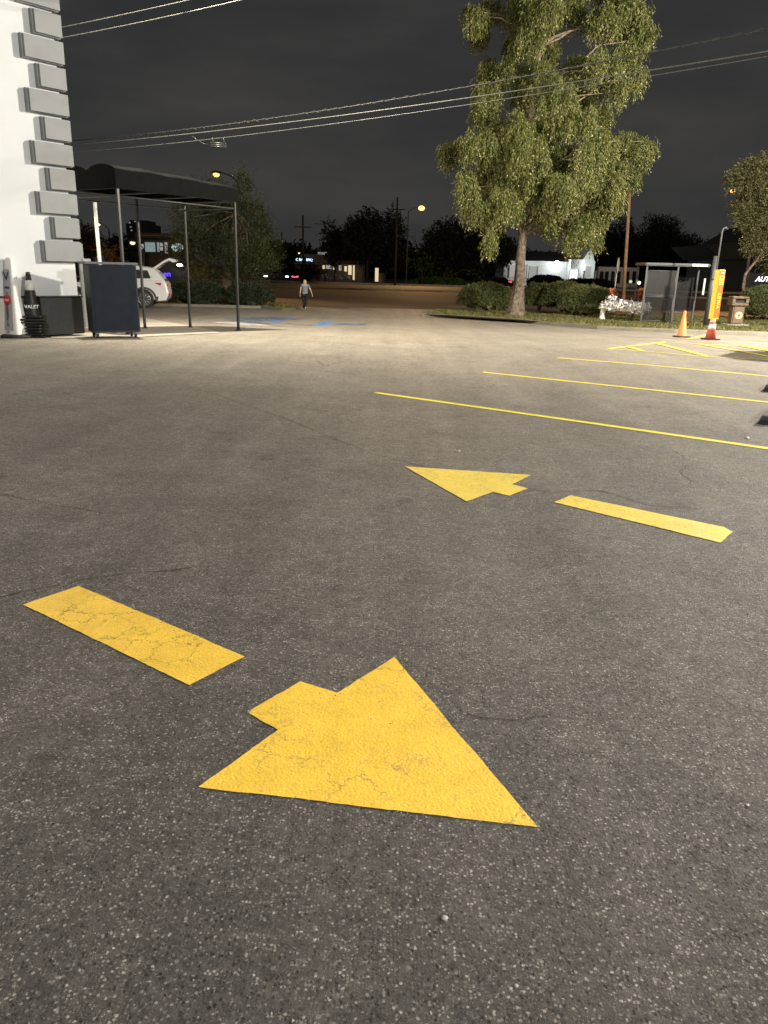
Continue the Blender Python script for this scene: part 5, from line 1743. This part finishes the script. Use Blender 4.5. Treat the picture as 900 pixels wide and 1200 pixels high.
# bin
tb_ = gp(862, 376); tb_ = Vector((at(862, 372, 36).x, 36, gz(36) + .12))
bn = empty('litter_bin', tb_, 'brown litter bin with a pale round sticker on the verge', 'litter bin')
mb = MB(); mb.box((0, 0, .03), (.95, .8, .06)); mb.build('slab', M_CONC, bn)
mb = MB(); mb.bevbox((0, 0, .46), (.52, .5, .80), .05); mb.build('body', M_BIN, bn)
mb = MB(); vs = []
for (z, r_) in ((.86, .30), (.90, .38), (1.0, .385)): pass
mb.bevbox((0, 0, .93), (.74, .62, .12), .03); mb.bevbox((-.30, 0, 1.08), (.13, .6, .22), .02); mb.bevbox((.30, 0, 1.08), (.13, .6, .22), .02); mb.bevbox((0, 0, 1.22), (.74, .62, .09), .03)
mb.build('hood', M_BIN, bn)
mb = MB(); mb.box((0, .05, 1.08), (.46, .4, .2)); mb.build('opening', M_BLACKT, bn)
mb = MB(); mb.tube([(.02, -.252, .45), (.02, -.262, .45)], .16, 20, smooth=False); k = mb.build('sticker', mat('pale_sticker', (.55, .50, .28), .5), bn)
mb = MB(); mb.tube([(.02, -.263, .45), (.02, -.268, .45)], .06, 14, smooth=False); mb.build('sticker_mark', M_BIN, k)


# wheel stops
def wheel_stop(px, py, lab):
    p = gp(px, py)
    d = Vector((math.sin(R(34)), math.cos(R(34)), 0))
    o = empty('wheel_stop', p, lab, 'wheel stop', 'black rubber wheel stops', rz=R(90 - 34))
    mb = MB(); vs = []; fs = []
    L_ = 1.8; pr = [(-.075, 0), (-.072, .035), (-.05, .10), (.05, .10), (.072, .035), (.075, 0)]
    st = [(0.0, .55), (.03, .9), (.06, 1), (L_ - .06, 1), (L_ - .03, .9), (L_, .55)]
    for (x, s) in st:
        for (y, z) in pr: vs.append((x, y, z * s))
    k = 6
    fs = [(i * k + q, i * k + q + 1, (i + 1) * k + q + 1, (i + 1) * k + q) for i in range(len(st) - 1) for q in range(k - 1)] + [list(range(k)), list(range((len(st) - 1) * k, len(st) * k))]
    mb.add(vs, fs); mb.build('block', M_RUB, o, bevel=.006)
    mb = MB()
    for x in (.3, 1.5): mb.tube([(x, 0, .098), (x, 0, .106)], .018, 8)
    mb.build('bolt', M_STEEL, o)


wheel_stop(896, 498, 'black wheel stop end just beyond the nearest stall line at right')
wheel_stop(900, 459.5, 'black wheel stop end beyond the second stall line at right')


# ==================================================================  FAR BUILDINGS
def pbox(mb, x0, x1, y0, y1, D, depth, rz=0):
    """axis box whose front face covers photo px rect at distance D"""
    a = at((x0 + x1) / 2, (y0 + y1) / 2, D); s = mpp(D)
    # vertical extents
    zt = at((x0 + x1) / 2, y0, D).z; zb_ = at((x0 + x1) / 2, y1, D).z
    xa = at(x0, (y0 + y1) / 2, D).x; xb = at(x1, (y0 + y1) / 2, D).x
    mb.box(((xa + xb) / 2, D + depth / 2, (zt + zb_) / 2), (xb - xa, depth, zt - zb_), rz)


def building(label, parts_, name='far_building'):
    o = empty(name, (0, 0, 0), label, 'building')
    ids = {}
    for (nm, m_, x0, x1, y0, y1, D, dp) in parts_:
        mb = MB(); pbox(mb, x0, x1, y0, y1, D, dp); mb.build(nm, m_, o)
    return o


M_TWR = mat('tower_facade', (.05, .048, .045), .8, 0, var=.1, vs=.2)
tw = building('distant dark tower block with a few lit windows left of the canopy', [('wall', M_TWR, 150, 176, 262, 335, 260, 14), ('wall', M_TWR, 152, 172, 258, 262, 262, 10)])
for (x, y) in ((152, 261), (153, 266), (154, 270), (158, 259.5), (162, 264)):
    mb = MB(); pbox(mb, x - .8, x + .8, y - .5, y + .5, 259.6, .2); mb.build('window', E_DIM, tw)
b2_ = building('dark two storey building with lit windows behind the white SUV', [('wall', M_BRDK, 160, 205, 279, 340, 92, 10), ('roof', M_BRDK, 158, 207, 273, 279, 91, 12), ('gutter', M_GREYM, 163, 196, 275.5, 276.5, 90.7, .2)])
for (x0, x1, y0, y1, m_) in ((170, 181.5, 284, 295, E_WINC), (184, 186.5, 284, 295, E_WINC), (187.5, 190.5, 284.5, 288.5, E_DIM), (187.5, 190.5, 289.5, 293.5, E_DIM), (193, 196, 284, 297, E_DIM), (162, 168, 286, 292, E_WIN if False else E_DIM)):
    mb = MB(); pbox(mb, x0, x1, y0, y1, 91.7, .15); w_ = mb.build('window', m_, b2_)
    mb = MB(); pbox(mb, x0 - .4, x1 + .4, y0 - .6, y0 - .02, 91.5, .2); pbox(mb, x0 - .4, x1 + .4, y1 + .02, y1 + .6, 91.5, .2); mb.build('frame', M_GREYM, w_)
sg_ = empty('shop_sign', (0, 0, 0), 'glowing white oval sign beside the dark two storey building', 'sign')
c = at(208, 290, 84)
mb = MB(); mb.tube([c + Vector((0, .1, 0)), c + Vector((0, 0, 0))], 1, 20, smooth=False); mb.v = [(c.x + (v[0] - c.x) * .62, v[1], c.z + (v[2] - c.z) * .42) for v in mb.v]; fo = mb.build('sign_face', emat('oval_sign_light', (.85, 1.0, .95), .9), sg_)
text_mesh('OIL', .45, M_INK, 'lettering', fo, facing(c + Vector((0, -.03, 0)), (0, -1, 0)), .01)
mb = MB(); mb.tube([(c.x, c.y + .15, -.6), (c.x, c.y + .15, c.z)], .08, 8); mb.build('post', M_GREYM, sg_)
lb_ = building('low dark shop with blue neon left of the evergreen tree', [('wall', M_BRDK, 176, 222, 304, 345, 78, 8)])
c = at(191, 321, 77.8)
text_mesh('open', .75, E_NEON, 'neon_sign', lb_, facing(c, (0, -1, 0)), .01)
fl = empty('floodlight', (0, 0, 0), 'bright white floodlight on the low dark shop', 'floodlight')
c = at(211, 310.5, 77.4); mb = MB(); mb.sphere((c.x, c.y - .08, c.z), .22, 10, 6, (1.4, .6, .7)); mb.build('lens', E_FLOOD, fl)
mb = MB(); mb.bevbox((c.x, c.y + .12, c.z), (.7, .2, .3), .03); mb.build('housing', M_BLACK, fl)
light('POINT', 'shop_flood', (c.x, c.y - .6, c.z), 30, (.85, .95, 1), .2)

# restaurant
rs = building('low brown roofed restaurant with warm lit windows across the road', [('wall', M_BRBR, 346, 425, 309, 333, 132, 12), ('wall', M_BRBR, 396, 418, 305, 309, 131, 10)])
mb = MB(); x0 = at(345, 309, 131).x; x1 = at(391, 309, 131).x; z0 = at(368, 310, 131).z; z1 = at(368, 297.5, 131).z
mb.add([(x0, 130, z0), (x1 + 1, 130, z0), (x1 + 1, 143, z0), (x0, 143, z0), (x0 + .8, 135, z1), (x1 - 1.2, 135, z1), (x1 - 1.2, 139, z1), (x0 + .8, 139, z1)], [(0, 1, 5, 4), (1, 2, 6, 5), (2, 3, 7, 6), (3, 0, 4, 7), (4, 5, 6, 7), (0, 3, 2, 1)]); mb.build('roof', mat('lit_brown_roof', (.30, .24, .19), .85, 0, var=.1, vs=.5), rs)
for (x0, x1, y0, y1, m_) in ((378, 380.5, 311, 315, E_WIN), (382, 389, 310.5, 315, E_DIM), (390.5, 392, 311, 316, E_WIN), (397, 400, 311, 317, E_DIM), (403.5, 406.5, 312, 318, E_WIN), (408, 412, 311, 322, E_WIN), (413.5, 415.5, 311, 328, E_WIN), (439.5, 443.5, 314, 330, E_WIN)):
    mb = MB(); pbox(mb, x0, x1, y0, y1, 130.9 if x0 > 395 else 131.8, .15); w_ = mb.build('window', m_, rs)
mb = MB()
rg2 = random.Random(4)
for _ in range(26):
    x = rg2.uniform(376, 412); y = rg2.uniform(321, 327); s_ = rg2.uniform(.25, .6); pbox(mb, x, x + s_, y, y + s_ * 1.2, 120, .05)
mb.build('string_lights', E_DIM, rs)
mb = MB(); pbox(mb, 444, 452, 320, 333, 131.5, 3); mb.build('side_wing', M_BRBR, rs)
ss_ = empty('shop_sign', (0, 0, 0), 'small blue white illuminated sign in front of the restaurant roof', 'sign')
c = at(356.5, 304.5, 125); mb = MB(); mb.box((c.x, c.y + .1, c.z), (2.7, .12, .75)); bk = mb.build('board', M_BLACKT, ss_)
text_mesh('C BAR BBQ', .52, E_SIGNB, 'lettering', bk, facing(c + Vector((0, 0, 0)), (0, -1, 0)), .01, bold=.012)
mb = MB(); mb.tube([(c.x, c.y + .1, -.6), (c.x, c.y + .1, c.z - .3)], .1, 8); mb.build('post', M_BLACK, ss_)
s3 = empty('shop_sign', (0, 0, 0), 'faint white illuminated sign left of the dark tree clump', 'sign')
c = at(378, 296.5, 160); mb = MB(); mb.box((c.x, c.y + .1, c.z), (2.2, .12, .9)); bk = mb.build('board', M_BLACKT, s3)
text_mesh('mart', 1.0, E_DIM, 'lettering', bk, facing(c, (0, -1, 0)), .01, bold=.02)
mb = MB(); mb.tube([(c.x, c.y + .1, -.7), (c.x, c.y + .1, c.z - .3)], .12, 8); mb.build('post', M_BLACK, s3)

# white floodlit building
WD = 150
wb = empty('white_building', (0, 0, 0), 'floodlit white building with dark roof seen right of the cypress trunk', 'building')
mb = MB(); pbox(mb, 590, 668, 305.5, 340, WD, 12); mb.build('wall', M_BRWH, wb)
mb = MB(); pbox(mb, 668, 684, 304, 340, WD - 3, 14); mb.build('wing', M_BRWH, wb)
mb = MB(); pbox(mb, 684, 696, 306, 340, WD - 1, 10)
xa = at(682, 306, WD - 1).x; xb = at(697, 306, WD - 1).x; za = at(690, 306, WD - 1).z; zt = at(690, 289.5, WD - 1).z
mb.add([(xa, WD - 1, za), (xb, WD - 1, za), ((xa + xb) / 2 + .3, WD - 1, zt), (xa, WD + 8, za), (xb, WD + 8, za), ((xa + xb) / 2 + .3, WD + 8, zt)], [(0, 1, 2), (3, 5, 4), (0, 2, 5, 3), (1, 4, 5, 2), (0, 3, 4, 1)])
mb.build('gabled_porch', M_BRWH, wb)
mb = MB(); x0 = at(586, 306, WD - 1).x; x1 = at(672, 306, WD - 1).x; z0 = at(630, 305.8, WD - 1).z; z1 = at(630, 294, WD - 1).z
mb.add([(x0, WD - 1, z0), (x1, WD - 1, z0), (x1, WD + 14, z0), (x0, WD + 14, z0), (x0 + 3, WD + 4, z1), (x1 - 1, WD + 4, z1), (x1 - 1, WD + 8, z1), (x0 + 3, WD + 8, z1)], [(0, 1, 5, 4), (1, 2, 6, 5), (2, 3, 7, 6), (3, 0, 4, 7), (4, 5, 6, 7), (0, 3, 2, 1)])
mb.build('roof', M_BRDK, wb)
for (x0, x1, y0, y1) in ((597, 606, 311, 325), (612, 617, 310, 326), (620, 629, 312, 328), (667.5, 677, 316, 328)):
    mb = MB(); pbox(mb, x0, x1, y0, y1, WD - 3.25 if x0 > 660 else WD - .2, .15); w_ = mb.build('window', emat('bright_window_light', (.85, .95, 1.0), 1.3) if x0 > 660 else E_DIM, wb)
    mb = MB(); pbox(mb, x0 - .5, x0, y0 - .5, y1 + .5, WD - (3.3 if x0 > 660 else .3), .2); pbox(mb, x1, x1 + .5, y0 - .5, y1 + .5, WD - (3.3 if x0 > 660 else .3), .2); mb.build('frame', M_GREYM, w_)
mb = MB(); pbox(mb, 686.5, 692.5, 312, 324, WD - 1.2, .15); mb.build('window', E_DIM, wb)
c = at(652.5, 307.5, WD - 1.2); mb = MB(); mb.sphere(c, .35, 10, 6, (1.2, .7, .8)); mb.build('floodlight', E_FLOOD, wb)
light('POINT', 'facade_flood', (c.x, c.y - 1.6, c.z - .3), 420, (.95, 1, .98), .3)
light('POINT', 'facade_flood', (c.x - 6, c.y - 2.0, c.z - 1.0), 260, (.95, 1, .98), .3)
light('POINT', 'porch_light', (at(690, 312, WD - 3).x, WD - 4, at(690, 312, WD - 3).z), 350, (.9, 1, .95), .3)
for (x, lab) in ((566, 'white slim post across the road left of the cypress'), (684.5, 'white slim post beside the gabled porch'), (698, 'second white slim post right of the gabled porch')):
    q = at(x, 320, 128); o = empty('marker_post', (q.x, 128, -.7), lab, 'post')
    mb = MB(); mb.bevbox((0, 0, 1.3), (.22, .22, 2.6), .02); mb.build('shaft', M_BRWH, o)
    mb = MB(); mb.bevbox((0, 0, 2.68), (.34, .34, .14), .02); mb.build('cap', M_BRWH, o)
rb = building('dim arcade building behind the timber pole', [('wall', mat('dim_arcade', (.32, .31, .30), .8, 0, var=.1, vs=.4), 700, 748, 313, 340, 160, 8)])
for x in (703, 709, 716, 723, 733, 741):
    mb = MB(); pbox(mb, x, x + 4, 318, 332, 159.8, .15); mb.build('window', M_GLASSD, rb)
light('POINT', 'arcade_light', (at(722, 316, 156).x, 155.5, at(722, 316, 156).z), 160, (1, .9, .75), .3)
for (x, y, D, lab) in ((749, 331.5, 122, 'round white globe lamp just left of the bus shelter'), (739, 330, 130, 'small greenish globe lamp right of the timber pole')):
    q = at(x, y, D); o = empty('globe_lamp', (q.x, D, -.65), lab, 'lamp')
    mb = MB(); mb.tube([(0, 0, 0), (0, 0, q.z + .5)], .05, 8); mb.build('post', M_BLACK, o)
    mb = MB(); mb.sphere((0, 0, q.z + .65), .26, 12, 8); mb.build('globe', emat('globe_light', (1, 1, .75), 2.0) if x > 745 else emat('green_globe_light', (.85, 1, .5), .7), o)

# building at right with sloping roof and sign
rr_ = empty('far_building', (0, 0, 0), 'large dim building with sloping roof and white letters at the right edge', 'building')
mb = MB(); pbox(mb, 842, 960, 300, 345, 128, 14); mb.build('wall', M_BRDK, rr_)
mb = MB(); s_ = 126
pp_ = [at(828, 287, s_), at(868, 283, s_), at(905, 262, s_), at(960, 262, s_), at(960, 304, s_), at(845, 304, s_)]
mb.add(pp_ + [p + Vector((0, 16, 0)) for p in pp_], [list(range(6)), list(range(6, 12))] + [(i, (i + 1) % 6, 6 + (i + 1) % 6, 6 + i) for i in range(6)]); mb.build('roof', mat('dim_roof', (.028, .027, .026), .8), rr_)
c = at(885.2, 328.5, 60)
zs_ = empty('shop_sign', (0, 0, 0), 'white slanted letters on black cut by the right edge of the photo', 'sign')
mb = MB(); mb.box((c.x + 1.6, c.y + .1, c.z - .1), (4.2, .15, 1.3)); bk = mb.build('board', M_BLACKT, zs_)
text_mesh('AUTOWASH', .50, E_SIGNR, 'lettering', bk, facing(c + Vector((0, 0, .08)), (0, -1, 0)), .01, shear=.25, bold=.018, ax='LEFT')
text_mesh('open 24 h', .13, E_DIM, 'lettering', bk, facing(c + Vector((.45, 0, -.32)), (0, -1, 0)), .01, ax='LEFT')
mb = MB(); mb.tube([(c.x + 1.6, c.y + .2, -.6), (c.x + 1.6, c.y + .2, c.z - .2)], .12, 8); mb.build('post', M_BLACK, zs_)


# ------------------------------------------------------------------ far cars
def small_car(label, px, py, D, paint, lamp, flip=1, lamp2=None):
    q = at(px, py, D); z0 = -.59
    o = empty('parked_car', (q.x, D, z0), label, 'car', 'cars across the road')
    prof = [(-2.2, .35), (2.15, .35), (2.25, .7), (1.6, .92), (.9, 1.0), (.4, 1.42), (-1.0, 1.45), (-1.7, 1.05), (-2.25, .95)]
    mb = MB(); n = len(prof); vs = [(x * flip, y, z) for y in (-.85, .85) for x, z in prof]
    mb.add(vs, [list(range(n)), list(range(n, 2 * n))] + [(i, (i + 1) % n, n + (i + 1) % n, n + i) for i in range(n)]); mb.build('body', paint, o, bevel=.06)
    mb = MB(); g = [(.75, 1.02), (.36, 1.36), (-.95, 1.39), (-1.5, 1.05)]
    mb.add([(x * flip, y, z) for y in (-.87, .87) for x, z in g], [(0, 1, 2, 3), (4, 5, 6, 7), (0, 1, 5, 4), (1, 2, 6, 5), (2, 3, 7, 6), (3, 0, 4, 7)]); mb.build('window', M_GLASSD, o)
    for x in (-1.4, 1.4):
        mb = MB(); mb.tube([(x, -.9, .33), (x, .9, .33)], .33, 14, smooth=False); mb.build('wheel', M_RUB, o)
    for (dx, w_) in lamp2 or ((-2.0, .5), (2.0, .5)):
        mb = MB(); mb.bevbox((dx, -.88, .74), (w_, .1, .2), .02); mb.build('lamp', lamp, o)
    return o


small_car('dark blue car with lit white lamps behind the road at left', 325, 324, 119, mat('blue_car_paint', (.03, .04, .12), .3, 0, bump=0), E_HEAD, 1, ((-1.6, .55), (1.55, .45)))
small_car('dark car with a red lamp bar left of the walking person', 348, 323, 120, mat('dark_car_paint', (.03, .02, .02), .3, 0, bump=0), E_TAIL, -1, ((-.2, 1.2),))
small_car('red lit car between cypress trunk and white post across the road', 588, 325, 124, mat('red_car_paint', (.40, .03, .04), .3, 0, bump=0), E_TAIL, 1, ((1.2, .5),))


pk = gp(905, 413); d_ = Vector((.81, -.585, 0)); pk2 = pk + d_ * 2.8  # unseen van shape placed to throw shade across the hatched area
oc_ = small_car('unseen tall black van added outside the right edge to shade the hatched area', 450, 330, 30, M_BLACKT, M_TAIL, 1)
oc_.location = (pk2.x, pk2.y, gz(pk2.y)); oc_.rotation_euler = (0, 0, math.atan2(d_.y, d_.x) + math.pi); oc_['group'] = 'unseen shade casters'; oc_['category'] = 'van'; oc_.scale = (1.15, 1.1, 1.8)

for (pts, wd, lab) in (([(196, 446), (240, 459), (300, 478), (352, 497), (398, 517), (440, 533), (500, 548)], .005, 'thin dark seam across the lot'),
                  ([(-20, 703), (60, 688), (130, 674), (200, 668), (246, 664)], .006, 'fine crack left of the near bar'),
                  ([(548, 838), (572, 842), (600, 845), (640, 839)], .005, 'short crack right of the near arrow'),
                  ([(600, 570), (650, 577), (700, 575), (760, 592), (820, 597)], .006, 'fine crack above the far bar')):
    q_ = []
    for (a, b) in zip(pts[:-1], pts[1:]):
        q_ += [(a[0] + (b[0] - a[0]) * t, a[1] + (b[1] - a[1]) * t + random.uniform(-1, 1)) for t in (0, .33, .66)]
    o_ = gline(q_ + [pts[-1]], wd, mat('crack_shadow', (.035, .033, .030), .9, 0, var=.1), lab, dz=.003, jitter=.006, name='crack')
    for k__ in ('label', 'category', 'group'):
        del o_[k__]
    o_['kind'] = 'structure'

# ==================================================================  LIGHTING
w = bpy.data.worlds.new('World'); scene.world = w; w.use_nodes = True
nt = w.node_tree; N = nt.nodes; L = nt.links
bg = N['Background']
tc = N.new('ShaderNodeTexCoord')
mp = N.new('ShaderNodeMapping'); mp.inputs['Scale'].default_value = (1, 1, 4.2); mp.inputs['Rotation'].default_value = (R(4), R(3), 0)
L.new(tc.outputs['Generated'], mp.inputs[0])
n1 = NOISE(N, L, mp.outputs[0], 1.7, 6, .55, .3)
n2 = NOISE(N, L, mp.outputs[0], 6.0, 5, .55)
x = MATH(N, L, 'MULTIPLY_ADD', n2.outputs[0], .25, MATH(N, L, 'MULTIPLY', n1.outputs[0], .75))
c = RAMP(N, L, x, [(.32, (.0235, .0240, .0270)), (.5, (.0335, .0335, .0340)), (.68, (.0490, .0475, .0450))])
sky = N.new('ShaderNodeTexSky'); sky.sky_type = 'NISHITA'; sky.sun_disc = False
sky.sun_elevation = R(-4); sky.sun_rotation = R(200)
vm = N.new('ShaderNodeVectorMath'); vm.operation = 'SCALE'; vm.inputs['Scale'].default_value = .004; L.new(sky.outputs[0], vm.inputs[0])
va = N.new('ShaderNodeVectorMath'); va.operation = 'ADD'; L.new(vm.outputs[0], va.inputs[0]); L.new(c, va.inputs[1])
L.new(va.outputs[0], bg.inputs[0]); bg.inputs[1].default_value = 1.0

# yard lamp out of frame to the right: main light on wall and lot
light('POINT', 'yard_lamp', (18.5, 21.5, 9.0), 33000, (1.0, .92, .78), .35)
# unseen spot added above the canopy to brighten the far lot
light('SPOT', 'far_lot_fill', (-6.4, 19.8, 11.0), 17000, (1.0, .90, .70), .35, target=(1.5, 24.5, 0), spot=R(132), blend=.8)
# unseen foreground fill added at right; then the building lamp behind the camera
light('POINT', 'lot_fill', (13, 0.0, 8.0), 10800, (1.0, .95, .86), .35)
light('POINT', 'rear_lamp', (4.5, -5.0, 7.0), 3000, (1.0, .96, .90), .35)

# sodium wash of the boulevard's other lamps (out of frame)
light('POINT', 'boulevard_lamp', (48, 60, 9.5), 9000, SOD, .3)
light('POINT', 'boulevard_lamp', (-45, 62, 9.5), 9000, SOD, .3)

scene.view_settings.view_transform = 'Standard'
scene.view_settings.look = 'None'
scene.view_settings.exposure = 0.0
scene.view_settings.gamma = 1.0
scene.cycles.use_denoising = True
scene.cycles.use_light_tree = True
scene.cycles.max_bounces = 6
scene.cycles.sample_clamp_indirect = 4
